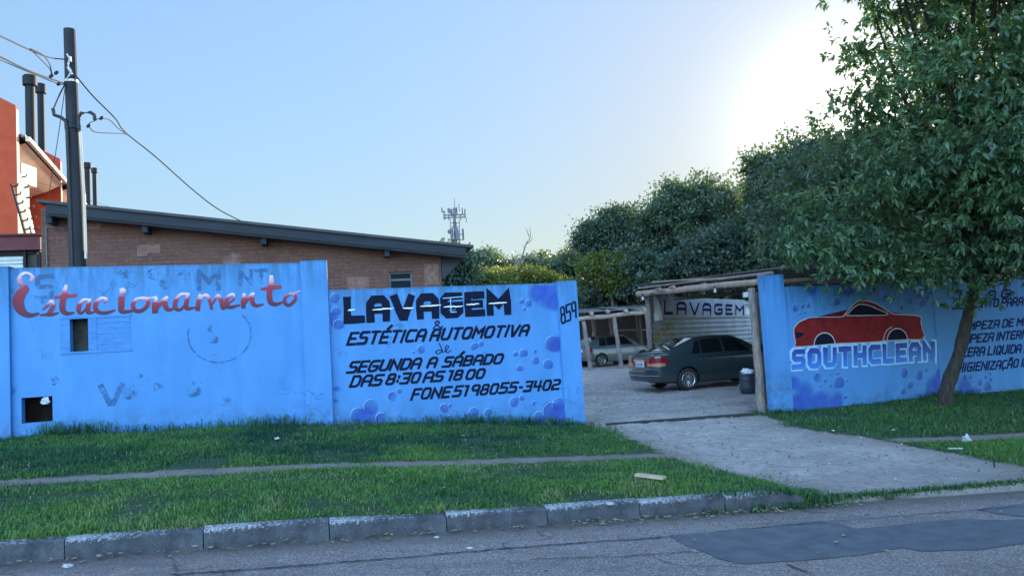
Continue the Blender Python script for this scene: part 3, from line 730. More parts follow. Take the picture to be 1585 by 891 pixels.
EST2 = [(6, [(110, 345, 22), (60, 360, 30), (32, 410, 36), (55, 455, 38), (110, 455, 36), (160, 410, 36), (160, 365, 30), (110, 345, 22)]), (6, [(120, 340, 16), (190, 345, 16), (235, 335, 18)]),
        (7, [(238, 345, 26), (226, 400, 52), (226, 465, 50)]), (7, [(240, 440, 30), (290, 375, 34), (332, 338, 28)]), (7, [(322, 350, 30), (315, 410, 44), (345, 448, 36), (392, 436, 18)]),
        (8, [(520, 312, 22), (455, 312, 24), (410, 365, 36), (402, 425, 38), (440, 450, 26), (490, 400, 18), (518, 330, 18)]), (8, [(520, 308, 26), (502, 380, 42), (506, 436, 38), (578, 428, 16)]),
        (9, [(622, 318, 24), (606, 390, 42), (600, 448, 38)]), (9, [(612, 390, 14), (650, 325, 24), (692, 335, 32), (722, 440, 22)]), (9, [(728, 400, 18), (775, 325, 28), (806, 370, 40), (820, 432, 36), (850, 425, 16)]),
        (10, [(858, 400, 16), (915, 355, 20), (912, 312, 22), (872, 330, 30), (848, 385, 38), (880, 425, 36), (965, 406, 16)]),
        (11, [(1008, 310, 26), (998, 370, 42), (1000, 425, 38)]), (11, [(1012, 400, 18), (1050, 340, 34), (1090, 305, 26)]), (11, [(1080, 320, 30), (1078, 380, 42), (1110, 412, 34), (1172, 400, 16)]),
        (12, [(1245, 155, 30), (1245, 210, 52), (1228, 300, 52), (1238, 380, 48), (1285, 400, 36), (1340, 382, 16)]), (12, [(1160, 268, 24), (1240, 257, 38), (1320, 248, 34)]),
        (13, [(1415, 308, 20), (1370, 340, 28), (1362, 385, 36), (1400, 408, 30), (1450, 365, 32), (1452, 320, 22), (1410, 306, 18)]), (13, [(1420, 306, 14), (1460, 300, 14), (1496, 282, 8)])]
sc1 = .0102 / 6.34; sc2 = .0102 / 5.66
script_word('lettering', EST, c1, WP, .005, M_red, w1, wscale=sc1)
script_word('lettering', EST2, c2, WP, .005, M_red, w1, wscale=sc2)
# ghosts of older lettering showing through
text_quad('faded_lettering', 'M', (308, 450), (338, 450), (308, 417), (338, 417), .22, WP, .0025, M_ghost, w1)
text_quad('faded_lettering', 'NT', (372, 442), (412, 440), (372, 417), (412, 415), .22, WP, .0025, M_ghost, w1)
text_quad('faded_lettering', 'S', (58, 464), (80, 464), (58, 425), (80, 424), .18, WP, .0025, M_ghost, w1)
text_quad('faded_lettering', 'V', (157, 630), (188, 627), (157, 594), (188, 592), .24, WP, .0025, M_ghost, w1)
m = MB(); cc = WP.uz(340, 517); ribbon(m, [(cc[0] + .50 * math.cos(a), cc[1] + .47 * math.sin(a)) for a in np.linspace(2.9, 7.0, 40)], .022, WP, .0025); m.build('faded_lettering', M_ghost, w1)
blobs('stain', [(84, 588, 9), (215, 582, 6), (16, 600, 12), (300, 605, 12), (305, 590, 8), (245, 600, 9), (200, 605, 14), (330, 525, 8), (328, 508, 7), (240, 425, 12), (190, 420, 12), (285, 425, 10), (255, 440, 9), (350, 620, 9), (60, 470, 10)], WP, .002, airbrush('mould_stain', (.02, .08, .16), True, None, .75, rag=True), w1)

# --- wall 2: lower wall with the wash prices board
v_l, v_r0, v_r1 = u_r1 + .0, WALL.uz(869, 540)[0], WALL.uz(899, 540)[0]
w2 = thing('boundary_wall', WALL.P((v_l + v_r1) / 2, .15, -.15), 'low blue street wall with black LAVAGEM lettering, opening hours and phone number', 'wall', 'blue street walls')
panel(WALL, v_l + .004, v_r0 + .02, WALL.uz(513, 448)[1], WALL.uz(864, 437.5)[1], OUTP, .14).build('wall_panel', M_wall, w2)
pillar(WALL, v_r0, v_r1, WALL.uz(863, 435)[1], WALL.uz(895, 433.5)[1], .36).build('pillar', M_wall, w2)
text_quad('lettering', 'LAVAGEM', (538, 501), (786, 487), (537, 459), (784, 449), .29, WP, .005, M_black, w2, gap=.42, jitter=.0)
text_quad('lettering', 'ESTÉTICA AUTOMOTIVA', (537, 535), (814, 520), (545, 513), (821, 501), .20, WP, .005, M_black, w2, gap=.34, jitter=.015, space=.35)
text_quad('lettering', '&', (671, 512), (684, 511), (671, 496), (684, 495), .13, WP, .005, M_navy, w2)
text_quad('lettering', 'SEGUNDA A SÁBADO', (537, 578), (774, 563), (546, 558), (780, 546), .21, WP, .005, M_black, w2, gap=.31, jitter=.015, space=.55)
text_quad('lettering', 'DAS 8:30 AS 18 00', (541, 600), (746, 586), (549, 580), (752, 569), .21, WP, .005, M_black, w2, gap=.31, jitter=.015, space=.22)
text_quad('lettering', 'FONE 51 98055-3402', (636, 619.5), (863, 603), (643, 600), (868, 585.5), .20, WP, .005, M_black, w2, gap=.33, jitter=.015, space=.14)
c3 = lambda x, y: (500 + x / 6.855, 430 + y / 6.855)
script_word('lettering', [(0, [(1262, 765, 10), (1220, 765, 10), (1194, 785, 10), (1220, 802, 10), (1262, 770, 10), (1238, 705, 10), (1228, 690, 8)]), (0, [(1262, 770, 10), (1275, 785, 10), (1310, 760, 9), (1332, 728, 9), (1310, 715, 9), (1298, 750, 10), (1318, 790, 10), (1358, 765, 7)])], c3, WP, .005, M_navy, w2, wscale=.012 / 6.855)
text_quad('house_number', '859', (869.5, 502), (891.5, 492), (867, 475), (890.5, 465), .10, WALL, .004, M_black, w2, gap=.30)
# chrome streaks across the big letters
m = MB()
for (a, b2) in (((539, 480), (549, 479)), ((577, 479), (609, 477)), ((624, 477), (640, 476)), ((651, 474), (682, 472)), ((687, 475), (716, 473.5)), ((722, 471.5), (741, 470)), ((757, 470), (784, 468))):
    p0, p1 = WP.uz(*a), WP.uz(*b2); L = [(p0[0] + (p1[0] - p0[0]) * i / 8, p0[1] + (p1[1] - p0[1]) * i / 8 + random.uniform(-.006, .006)) for i in range(9)]
    ribbon(m, L, [.021 * (math.sin(math.pi * (i + .4) / 8.8) ** .5) + .004 for i in range(9)], WP, .0125, .0001)
m.build('letter_highlight', M_white, w2)
m = MB(); 
for L in ([(686, 461.5), (716, 459)], [(697, 462), (698, 483), (706, 482.5)]): ribbon(m, [WP.uz(*p) for p in L], .014, WP, .0128)
m.build('letter_highlight', M_pale, w2)
z3 = lambda x, y: (480 + x / 3.182, 400 + y / 3.182)
B2 = [(548, 445, 22), (808, 432, 20), (842, 420, 15), (1010, 470, 13), (1050, 465, 22), (1110, 458, 12), (1110, 500, 20), (1170, 520, 26), (1033, 538, 18), (405, 678, 26), (440, 650, 15), (660, 735, 24), (690, 725, 12), (805, 755, 25), (875, 755, 19), (1005, 705, 25), (1042, 685, 15), (1103, 713, 13), (1045, 210, 14), (1075, 220, 18), (1055, 248, 10), (510, 460, 8), (685, 785, 16)]
B2b = [(300, 728, 40), (235, 768, 38), (122, 195, 26), (125, 262, 24), (140, 325, 28), (1190, 752, 48), (1222, 718, 34), (1195, 420, 42), (1130, 778, 30), (350, 785, 30)]
blobs('painted_bubbles', B2, WP, .0022, M_bubble, w2, z3)
blobs('painted_bubbles', B2b, WP, .0035, M_bubble, w2, z3, clip=(v_l + .02, v_r0 - .01, 9, -.3))
blobs('painted_foam', clip=(v_l + .02, v_r0 - .01, WALL.uz(866, 438)[1] - .02, -.3), soft=True, lst=[(1170, 175, 75), (1120, 165, 50), (1205, 215, 45), (1215, 420, 50), (1230, 765, 60), (270, 800, 75), (110, 300, 40), (130, 640, 18), (125, 700, 14)], PL=WP, out=.0012, mat=M_cloud, parent=w2, conv=z3)
arcs('painted_highlights', B2 + B2b, WP, .0105, M_pale, w2, z3)

# --- wall 3: beyond the gate, with the car mural
P3 = WALL.hit(1198, 632); P3 = Vector((P3.x, P3.y, 0)); A3 = math.radians(21.7)
W3 = Plane(P3, A3); W3P = Plane(P3 - W3.n * .045, A3)
def zg3(u): return -.12 - .018 * max(0, u) if u < 3 else -.17 - .06 * (u - 3)
x_r = W3.uz(1223, 560)[0]; zt3 = W3.uz(1200, 425)[1]
w3 = thing('boundary_wall', W3.P(2.5, -.1, -.15), 'blue street wall right of the gate with red car mural and SOUTHCLEAN lettering', 'wall', 'blue street walls')
pillar(W3, W3.uz(1190, 560)[0], x_r, zt3, W3.uz(1211, 424)[1], .13).build('pillar', M_wall, w3)
u3a = W3.uz(1452, 520)[0]; u3b = W3.uz(1477, 520)[0]
zp = W3.uz(1330, 440)[1]
panel(W3, x_r - .02, u3a + .005, W3.uz(1216, 443)[1], W3.uz(1448, 435)[1], OUTP, .14, gfun=zg3).build('wall_panel', M_wall, w3)
pillar(W3, u3a, u3b, W3.uz(1449, 434)[1], W3.uz(1474, 433)[1], .2, out=-.03).build('pillar', M_wall, w3)
panel(W3, u3b - .005, u3b + 6.5, W3.uz(1476, 434)[1], W3.uz(1476, 434)[1] - .05, OUTP, .14, gfun=zg3).build('wall_panel', M_wall, w3)
z5 = lambda x, y: (1200 + x / 4.244, 430 + y / 4.244)
def flat_poly(name, pix, conv, PL, out, mat, parent, sm=True, v=None):
    pts = [PL.uz(*conv(x, y)) for x, y in pix]
    if sm: pts = smooth_line(pts + [pts[0]], 4)[:-1]
    bm = bmesh.new(); f = bm.faces.new([bm.verts.new(PL.P(u, z, out) - BASE[parent]) for u, z in pts]); bmesh.ops.triangulate(bm, faces=[f])
    me = bpy.data.meshes.new(name); bm.to_mesh(me); bm.free(); me.materials.append(mat); o = bpy.data.objects.new(name, me); C.objects.link(o); o.parent = parent; BASE[o] = BASE[parent]
    return o, pts
body = [(120, 335), (150, 292), (205, 266), (260, 258), (360, 256), (445, 252), (475, 215), (510, 175), (545, 153), (590, 150), (640, 160), (700, 190), (745, 222), (785, 238), (870, 242), (952, 254), (955, 290), (965, 340), (975, 400), (860, 405), (740, 412), (600, 424), (400, 432), (255, 445), (132, 452), (130, 420), (122, 385)]
o, pts = flat_poly('mural_car_body', body, z5, W3P, .004, M_maroon, w3)
mural = o
def part_of(o2): o2.parent = mural; return o2
win = [(468, 247), (500, 208), (530, 183), (555, 174), (610, 180), (670, 205), (738, 240), (600, 246)]
part_of(flat_poly('mural_window', win, z5, W3P, .0062, M_dark, w3)[0])
fw = [(255, 443)] + [(322 + 68 * math.cos(a), 436 - 76 * math.sin(a)) for a in np.linspace(math.pi, 0, 14)] + [(392, 432)]
rw = [(734, 412)] + [(800 + 66 * math.cos(a), 408 - 76 * math.sin(a)) for a in np.linspace(math.pi, 0, 14)] + [(866, 405)]
part_of(flat_poly('mural_wheel', fw, z5, W3P, .0066, M_dark, w3, False)[0]); part_of(flat_poly('mural_wheel', rw, z5, W3P, .0066, M_dark, w3, False)[0])
part_of(flat_poly('mural_headlight', [(128, 352), (160, 360), (190, 362), (170, 385), (140, 394)], z5, W3P, .0064, M_dark, w3)[0])
m = MB(); CAP = .3
for L, wd in ((body[5:] + [body[0]] + body[1:3], .022), (win + [win[0]], .018), (fw, .022), (rw, .022), ([(708, 414), (715, 375), (735, 340), (765, 322)], .018), (body[1:7], .014)):
    ribbon(m, smooth_line([W3P.uz(*z5(*p)) for p in L], 4), wd, W3P, .0085, .00003)
part_of(m.build('mural_outline', simple('mural_outline_paint', (.40, .43, .48), .6, .2, 12, 0), w3)); CAP = 1
text_quad('lettering_outline', 'SOUTHCLEAN', (1226, 575), (1446, 560), (1226, 537), (1445, 524.5), .34, W3P, .002, M_pale, w3, gap=.44)
text_quad('lettering', 'SOUTHCLEAN', (1228.5, 572), (1444, 557.5), (1228.5, 540.5), (1443, 527.5), .27, W3P, .0105, M_south, w3, gap=.48)
for o2 in (): pass
B3 = [(130, 195, 22), (178, 185, 13), (215, 180, 15), (400, 155, 24), (715, 130, 22), (620, 105, 15), (825, 190, 14), (880, 150, 18), (965, 165, 22), (1000, 120, 12), (1010, 95, 12), (905, 205, 8), (278, 655, 28), (415, 685, 36), (325, 675, 11), (360, 705, 10), (410, 628, 10), (298, 712, 9), (460, 780, 13), (845, 620, 27), (945, 635, 26), (885, 700, 21), (838, 740, 18), (990, 605, 12), (470, 672, 9), (195, 225, 8), (160, 235, 8), (360, 632, 8)]
blobs('painted_bubbles', B3, W3P, .0022, M_bubble, w3, z5)
arcs('painted_highlights', B3, W3P, .0105, M_pale, w3, z5, .006)
blobs('painted_foam', clip=(x_r + .01, u3a - .01, WALL.uz(1216, 443)[1] - .0, -.3), soft=True, lst=[(190, 790, 85), (300, 815, 70), (405, 815, 55), (115, 690, 50), (130, 830, 60), (1072, 690, 50), (1030, 740, 60), (1085, 620, 30), (470, 60, 60), (960, 90, 60), (230, 60, 50)], PL=W3P, out=.0012, mat=M_cloud, parent=w3, conv=z5)
r4 = lambda x, y: (1430 + x / 4.05, 420 + y / 4.05)
blobs('painted_bubbles', [(255, 660, 12), (290, 660, 11), (350, 695, 15), (395, 720, 24), (385, 660, 9), (420, 680, 10), (415, 640, 8)], W3P, .0022, M_bubble, w3, r4)
blobs('painted_foam', [(255, 740, 60), (320, 770, 40)], W3P, .0012, M_cloud, w3, r4, soft=True)
for tx, a, b2, c, d in (('DESCONTO PARA', (1474, 479), (1582, 473), (1477, 464.5), (1584, 459)), ('LIMPEZA DE MOTOR', (1484, 513), (1618, 501), (1487, 498.5), (1621, 488)),
                        ('LIMPEZA INTERNA', (1478, 533), (1596, 523), (1482, 518), (1599, 509)), ('CERA LIQUIDA E', (1488, 553), (1590, 545.5), (1491, 537.5), (1593, 531)), ('HIGIENIZAÇÃO IN', (1482, 576.5), (1590, 567.5), (1485.5, 561), (1593, 553.5))):
    text_quad('lettering', tx, a, b2, c, d, .19, W3P, .005, M_navy, w3, gap=.34, jitter=.015, space=.4)
text_quad('lettering', 'A G', (1528, 463), (1560, 461), (1531, 449), (1563, 447), .24, W3P, .005, M_navy, w3, gap=.3, space=.4)

# ================================================================== BUILDINGS BEHIND THE WALL
# --- brick warehouse with a low single-pitch roof
bm_, n, l, b = newmat('old_clay_block_wall')
tc = n.new('ShaderNodeTexCoord').outputs['Object']
mp = n.new('ShaderNodeMapping'); mp.inputs['Rotation'].default_value = (math.radians(90), 0, 0); 
rot = N(n, 'ShaderNodeVectorRotate'); rot.rotation_type = 'Z_AXIS'; rot.inputs['Angle'].default_value = -AL; l.new(tc, rot.inputs['Vector'])
sx = n.new('ShaderNodeSeparateXYZ'); l.new(rot.outputs[0], sx.inputs[0]); cb = n.new('ShaderNodeCombineXYZ')
wob = noise(n, l, 1.3, 4, .6, tc)
l.new(sx.outputs['X'], cb.inputs['X']); l.new(math2(n, l, 'ADD', sx.outputs['Z'], math2(n, l, 'MULTIPLY', wob, .05)), cb.inputs['Y'])
br = n.new('ShaderNodeTexBrick'); l.new(cb.outputs[0], br.inputs['Vector']); br.inputs['Scale'].default_value = 1
br.inputs['Brick Width'].default_value = .22; br.inputs['Row Height'].default_value = .085; br.inputs['Mortar Size'].default_value = .009; br.inputs['Mortar Smooth'].default_value = .4
br.inputs['Color1'].default_value = rgb((.160, .068, .046)); br.inputs['Color2'].default_value = rgb((.115, .050, .038)); br.inputs['Mortar'].default_value = rgb((.070, .044, .040)); br.inputs['Bias'].default_value = 0
n1 = noise(n, l, 1.1, 8, .7, tc); n2 = noise(n, l, 14, 6, .75, tc); n3 = noise(n, l, 4.5, 5, .7, tc)
c = mixc(n, l, math2(n, l, 'MULTIPLY', ramp(n, l, n1, .42, .62), .75), br.outputs['Color'], (.140, .070, .052))
c = mixc(n, l, math2(n, l, 'MULTIPLY', ramp(n, l, n2, .50, .66), .4), c, (.22, .14, .115))
c = mixc(n, l, math2(n, l, 'MULTIPLY', ramp(n, l, noise(n, l, 5, 7, .8, tc, (.5, .5, 3)), .54, .66), .6), c, (.075, .04, .04))
c = mixc(n, l, math2(n, l, 'MULTIPLY', ramp(n, l, n3, .6, .72), .6), c, (.09, .045, .04))
c = mixc(n, l, math2(n, l, 'MULTIPLY', ramp(n, l, noise(n, l, .8, 4, .6, tc), .60, .68), .6), c, (.30, .21, .18))
l.new(c, b.inputs['Base Color']); b.inputs['Roughness'].default_value = .92; bump(n, l, mixc(n, l, .5, n2, br.outputs['Fac']), b, .6, -.012)
M_fascia = simple('dark_slate_fascia', (.017, .022, .031), .8, .3, 3, .2, sc=(.4, .4, 3))
M_soffit = simple('dark_soffit_board', (.045, .050, .060), .85, .3, 3, .1)  # dark blue-grey board for the soffit and gable bracket
M_roof = simple('dark_roof_sheet', (.05, .05, .055), .8, .3, 3, .2)
M_winframe = simple('grey_window_frame', (.10, .12, .14), .6, .2, 8, .1)
M_glass, n, l, b = newmat('window_glass'); b.inputs['Base Color'].default_value = rgb((.015, .02, .025)); b.inputs['Roughness'].default_value = .15; b.inputs['Specular IOR Level'].default_value = .03
TB = 17.4
BP = Plane(xy(0, TB), AL)
ub0, ub1 = BP.uz(64, 380)[0], BP.uz(683, 420)[0]
bh = thing('brick_warehouse', BP.P((ub0 + ub1) / 2, .0, -3), 'long reddish clay block building with dark sloping roof behind the blue wall', 'building')
zl, zr_ = BP.uz(64, 322)[1], BP.uz(683, 392)[1]
hw = [BP.uz(*p) for p in ((602, 421), (638, 420), (602, 450), (640, 450))]
wn_ = (hw[0][0], hw[1][0], hw[2][1] - .1, (hw[0][1] + hw[1][1]) / 2)
panel(BP, ub0, ub1, zl, zr_, 0, .2, [wn_]).build('wall', bm_, bh)
for u in (ub0 + .1, ub1 - .1): m = MB(); m.box(BP.P(u, .9, -3.6), .2, 6.6, 4.2, BP.a, BP.n); m.build('side_wall', bm_, bh)
# roof: a sloping slab with a deep fascia board in front, overhanging to the right
FP = Plane(xy(0, TB - .55), AL)
f0, f1 = FP.uz(56, 308), FP.uz(733, 379)
g0, g1 = FP.uz(58, 318), FP.uz(727, 392)
k0 = FP.uz(70, 328); k1 = FP.uz(700, 397)
def sl(u, p, q): return p[1] + (q[1] - p[1]) * (u - p[0]) / (q[0] - p[0])
m = MB(); m.prism([FP.P(f0[0], f0[1], 0), FP.P(f1[0], f1[1], 0), FP.P(f1[0], f1[1] - .06, 0), FP.P(f0[0], f0[1] - .06, 0)], FP.n * -8.0); m.build('roof', M_roof, bh)
m = MB(); ua, ub = f0[0] + .15, f1[0] - .18; h_ = .20
m.prism([FP.P(ua, sl(ua, f0, f1) - .063, -.05), FP.P(ub, sl(ub, f0, f1) - .063, -.05), FP.P(ub, sl(ub, f0, f1) - .063 - h_, -.05), FP.P(ua, sl(ua, f0, f1) - .063 - h_, -.05)], FP.n * -.04); m.build('fascia', M_fascia, bh)
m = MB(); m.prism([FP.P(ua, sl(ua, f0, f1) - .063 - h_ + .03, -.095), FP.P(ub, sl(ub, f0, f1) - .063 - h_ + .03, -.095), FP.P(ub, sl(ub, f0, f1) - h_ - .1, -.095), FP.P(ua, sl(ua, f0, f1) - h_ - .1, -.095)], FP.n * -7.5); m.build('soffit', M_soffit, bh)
for px, py in ((230, 338), (410, 362), (597, 380), (85, 325)):
    u = BP.uz(px, py)[0]; z = sl(u, f0, f1) - .063 - h_ - .01
    m = MB(); m.box(BP.P(u, z - .07, .19), .11, .36, .2, BP.a, BP.n); m.build('rafter_end', M_fascia, bh)
u = ub1 + .02; m = MB(); zz_ = sl(ub1, f0, f1) - h_ - .12
m.prism([BP.P(ub1 + .02, zz_, -.02), BP.P(ub1 + .02, zz_ - .5, -.02), BP.P(ub - .02, sl(ub, f0, f1) - h_ - .12, -.02)], BP.n * -.08); m.build('gable_bracket', M_soffit, bh)
m = MB(); a0, a1, z0, z1 = wn_
for q in ((a0, a0 + .04, z0, z1), (a1 - .04, a1, z0, z1), (a0 + .04, a1 - .04, z1 - .04, z1), (a0 + .04, a1 - .04, (z0 + z1) / 2 + .06, (z0 + z1) / 2 + .11), (a0 + .04, a1 - .04, z0, z0 + .04)): wbox(m, *q, -.12, -.06, BP)
wf = m.build('window', M_winframe, bh)
m = MB(); wbox(m, a0 + .03, a1 - .03, z0 + .03, z1 - .03, -.10, -.09, BP); m.build('pane', M_glass, wf)
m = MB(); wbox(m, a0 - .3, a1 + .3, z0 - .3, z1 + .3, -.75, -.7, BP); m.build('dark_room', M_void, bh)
m = MB(); pc = [BP.P(BP.uz(70, 352)[0], BP.uz(70, 352)[1], .03), BP.P(BP.uz(104, 355)[0], BP.uz(104, 355)[1], .03)]
m.tube(pc, .012, 6); p0 = BP.uz(72, 352); m.tube([BP.P(p0[0], p0[1], .03), BP.P(p0[0] + .01, p0[1] - 1.3, .03)], .014, 6); m.build('conduit', M_winframe, bh)
for (px, py, w_, h2_) in ((238, 385, .28, .2), (220, 388, .2, .25), (145, 350, .3, .14), (555, 438, .5, .3), (668, 425, .35, .5)):
    u, z = BP.uz(px, py); m = MB(); wbox(m, u - w_ / 2, u + w_ / 2, z - h2_ / 2, z + h2_ / 2, -.01, .012, BP); m.build('render_patch', MATS.get('rough_mortar_patch') or simple('rough_mortar_patch', (.20, .11, .09), .95, .35, 9, .6), bh, bevel=.008)

# --- row of red townhouses at the far left, seen along their party walls
M_redwall = simple('brick_red_render', (.43, .058, .017), .85, .18, 2.5, .2)
M_cream = simple('cream_painted_render', (.60, .46, .34), .7, .12, 3, .1)
M_gutter = simple('cream_gutter', (.66, .58, .44), .5, .1, 6, .1)
M_steel = simple('dark_steel_flue', (.014, .017, .022), .6, .25, 4, .1, spec=.2)
M_tile = simple('dark_roof_tile', (.09, .075, .07), .8, .3, 5, .3)
tips = [(at(24, 163, 23.0), 23.0), (at(93, 246, 28.7), 28.7), (at(131, 296, 35.0), 35.0), (at(160, 336, 42), 42)]
hl = ['nearest red townhouse at the left edge with two tall black flues', 'second red townhouse, partly behind the utility pole, with a pair of black flues', 'farthest red townhouse, only a sliver above the brick building roof']
for i in range(3):
    p, Y = tips[i]; q, Y2 = tips[i + 1]
    d = Vector((q.x - p.x, q.y - p.y, 0)); L = d.length; d.normalize(); lf = Vector((-d.y, d.x, 0))      # lf: towards the left (behind the facade)
    if lf.x > 0: lf = -lf
    th = thing('townhouse', (p.x + lf.x * 3, p.y, .2), hl[i], 'house', 'row of red townhouses')
    top = p.z; m = MB()
    g = Vector((p.x, p.y, 0)); slope = .55
    # party wall: front face looks at the street, top edge climbs to the ridge on the left
    z_up = top + slope * 4.2
    m.prism([Vector((g.x, g.y, .2)), Vector((g.x, g.y, top)), Vector((*(g + lf * 4.2).xy, z_up)), Vector((*(g + lf * 8.4).xy, top)), Vector((*(g + lf * 8.4).xy, .2))], d * .32); m.build('party_wall', M_redwall, th)
    m = MB(); e = g - lf * .012                     # edge of the party wall, sunlight on it put into the cream colour
    m.prism([Vector((e.x, e.y, .2)) + d * .02, Vector((e.x, e.y, top - .1)) + d * .02, Vector((e.x, e.y, top - .1)) + d * .30, Vector((e.x, e.y, .2)) + d * .30], lf * .008); m.build('wall_edge', M_cream, th)
    # recessed facade
    m = MB(); f = g + lf * 1.25; m.prism([Vector((*(f + d * .32).xy, .2)), Vector((*(f + d * .32).xy, top - .25)), Vector((*(f + d * L).xy, q.z - .2)), Vector((*(f + d * L).xy, .2))], lf * .25); m.build('facade', M_redwall, th)
    # eave: coved cream soffit and gutter, running away from the viewer
    def pt(k, off, z): b3 = g + d * (.325 + (L - .33) * k) + lf * off; return Vector((b3.x, b3.y, z + (q.z - p.z) * k))
    m = MB(); zt_ = top - 1.15
    prof = [(-.18, zt_ + .02), (-.05, zt_ - .02), (.1, zt_ - .10), (.4, zt_ - .27), (.8, zt_ - .42), (1.22, zt_ - .48)]
    vs = [pt(k, o2, z) for k in (0, .93) for o2, z in prof] + [pt(k, o2, z + .06) for k in (0, .93) for o2, z in reversed(prof)]
    npf = len(prof)
    m.add(vs, [(j, j + 1, npf + j + 1, npf + j) for j in range(npf - 1)]); m.build('soffit', M_cream, th, smooth=True)
    m = MB(); 
    for off, z, w_, h_2 in ((-.24, zt_ + .10, .12, .14), (-.12, zt_ + .23, .12, .07)):
        m.prism([pt(0, off - w_ / 2, z), pt(0, off + w_ / 2, z), pt(0, off + w_ / 2, z + h_2), pt(0, off - w_ / 2, z + h_2)], pt(.96, 0, 0) - pt(0, 0, 0))
    m.build('gutter', M_gutter, th)
    m = MB(); m.prism([pt(0, -.18, zt_ + .28), pt(0, 4.2, zt_ + .28 + .30 * 4.3), pt(0, 4.2, zt_ + .20 + .30 * 4.3), pt(0, -.18, zt_ + .20)], pt(.97, 0, 0) - pt(0, 0, 0)); m.build('roof', M_tile, th)
    # window strip and downpipe on the facade
    m = MB(); c0 = f + d * (L * .62) - lf * .03
    m.box((c0.x, c0.y, top - 2.6), .3, .05, 2.4, d, lf); m.build('pilaster', M_cream, th)
    fl = ([(46, 117, 262, 29.8, 12), (63, 130, 262, 31.2, 9)], [(135, 252, 330, 45, 7.5), (146, 260, 330, 46.5, 5.5)], [])[i]
    for (px, y0, y1, YY_, wpx) in fl:
        a = at(px, y0, YY_); b3 = at(px + 3, y1, YY_); r = wpx * .62 / FPX * YY_; a.x = b3.x = a.x
        cap = (a.z - b3.z) * .115; m = MB(); m.lathe([(.02, b3.z - a.z), (r * .92, b3.z - a.z), (r * .92, -cap), (r * .98, -cap - .02)], a, (0, 0, 1), 20); fo = m.build('chimney', M_steel, th, smooth=False)
        m = MB(); m.lathe([(r * .9, -cap), (r * 1.36, -cap + .02), (r * 1.36, -.06), (r * 1.05, 0), (0, .02)], a, (0, 0, 1), 20); m.build('chimney_cap', M_steel, fo)

# air conditioner on the nearest facade
p = at(31, 272, 24.4); M_ac = simple('white_enamel', (.75, .74, .70), .5, .08, 5, .05)
ac = thing('air_conditioner', p, 'white air conditioner box on the red townhouse wall under the eave', 'air conditioner')
m = MB(); m.box(p, .62, .8, .68); m.build('case', M_ac, ac, bevel=.03)
m = MB()
for k in range(8): m.box(p + Vector((-.03, -.41, .24 - .065 * k)), .40, .02, .03)
m.build('grille', M_steel, ac)
# cream service cabinet below it
p = at(27, 325, 24.2); m = MB(); m.box(p + Vector((0, 0, -.6)), .5, .5, 3.2)
tag(m.build('cream_duct', M_cream, base=p - Vector((0, 0, 2.2)), bevel=.02), 'cream vertical duct box on red wall below the air conditioner', 'duct')
# electric fence: two raked posts with pegs and strands
M_wire = simple('black_cable', (.015, .015, .017), .6, .2, 3, 0); M_peg = simple('black_insulator', (.02, .02, .02), .5, .2, 3, 0)
for nm, (x0, y0, x1, y1), lab in (('a', (18, 285, 40, 365), 'left raked electric fence post with black pegs at the far left'), ('b', (31, 270, 53, 366), 'right raked electric fence post with black pegs, beside the brick building')):
    a, b3 = at(x0, y0, 19.5), at(x1, y1, 19.5); o = thing('fence_post', b3, lab, 'fence post', 'electric fence posts')
    m = MB(); m.bar(a, b3, .05); m.build('post', M_ac if nm == 'b' else M_steel, o)
    for k in range(6):
        c4 = a.lerp(b3, (k + .3) / 6); m = MB(); m.tube([c4, c4 + Vector((.16, -.02, .02)), c4 + Vector((.17, -.02, .08))], .022, 6); m.build('insulator', M_peg, o)
m = MB()
for k in range(6):
    a = at(18, 285, 19.5).lerp(at(40, 365, 19.5), (k + .3) / 6); b3 = at(31, 270, 19.5).lerp(at(53, 366, 19.5), (k + .3) / 6)
    m.tube([a + Vector((.1, 0, 0)), b3 + Vector((.1, 0, 0)), b3 + Vector((1.2, 2.6, -.5))], .004, 4)
tag(m.build('fence_wire', M_wire, base=at(18, 365, 19.5)), 'thin electric fence strands strung between the raked posts', 'wire')
# low annex with a maroon fascia and white shutters
M_mar = simple('maroon_fascia', (.10, .014, .020), .7, .25, 4, .1); M_sh = simple('pale_shutter', (.50, .55, .55), .6, .1, 8, .1)
AP = Plane(at(30, 380, 18.6), AL)
an = thing('annex', AP.P(0, .2, -.5), 'low annex with maroon fascia and white shutters at the far left behind the wall', 'annex')
r = [AP.uz(*q) for q in ((-60, 366), (62, 365), (-60, 388), (61, 387))]
m = MB(); wbox(m, r[0][0] - 2, r[1][0], (r[2][1] + r[3][1]) / 2, (r[0][1] + r[1][1]) / 2, -.4, 0, AP); m.build('fascia', M_mar, an)
m = MB(); wbox(m, r[0][0] - 2, r[1][0] + .12, (r[0][1] + r[1][1]) / 2 + .003, (r[0][1] + r[1][1]) / 2 + .05, -2.5, .08, AP); m.build('roof', M_mar, an)
m = MB(); wbox(m, r[0][0] - 2, r[1][0] - .15, .2, r[2][1] - .003, -.30, -.22, AP); m.build('wall', M_darkrender, an)
u0, u1 = AP.uz(-4, 400)[0], AP.uz(31, 400)[0]; zt_, = [AP.uz(15, 396)[1]]
for k in range(9):
    if k == 0: m = MB()
    wbox(m, u0 - .8, u1, zt_ - .10 * k - .085, zt_ - .10 * k, -.21, -.18 + .012 * (k % 2), AP)
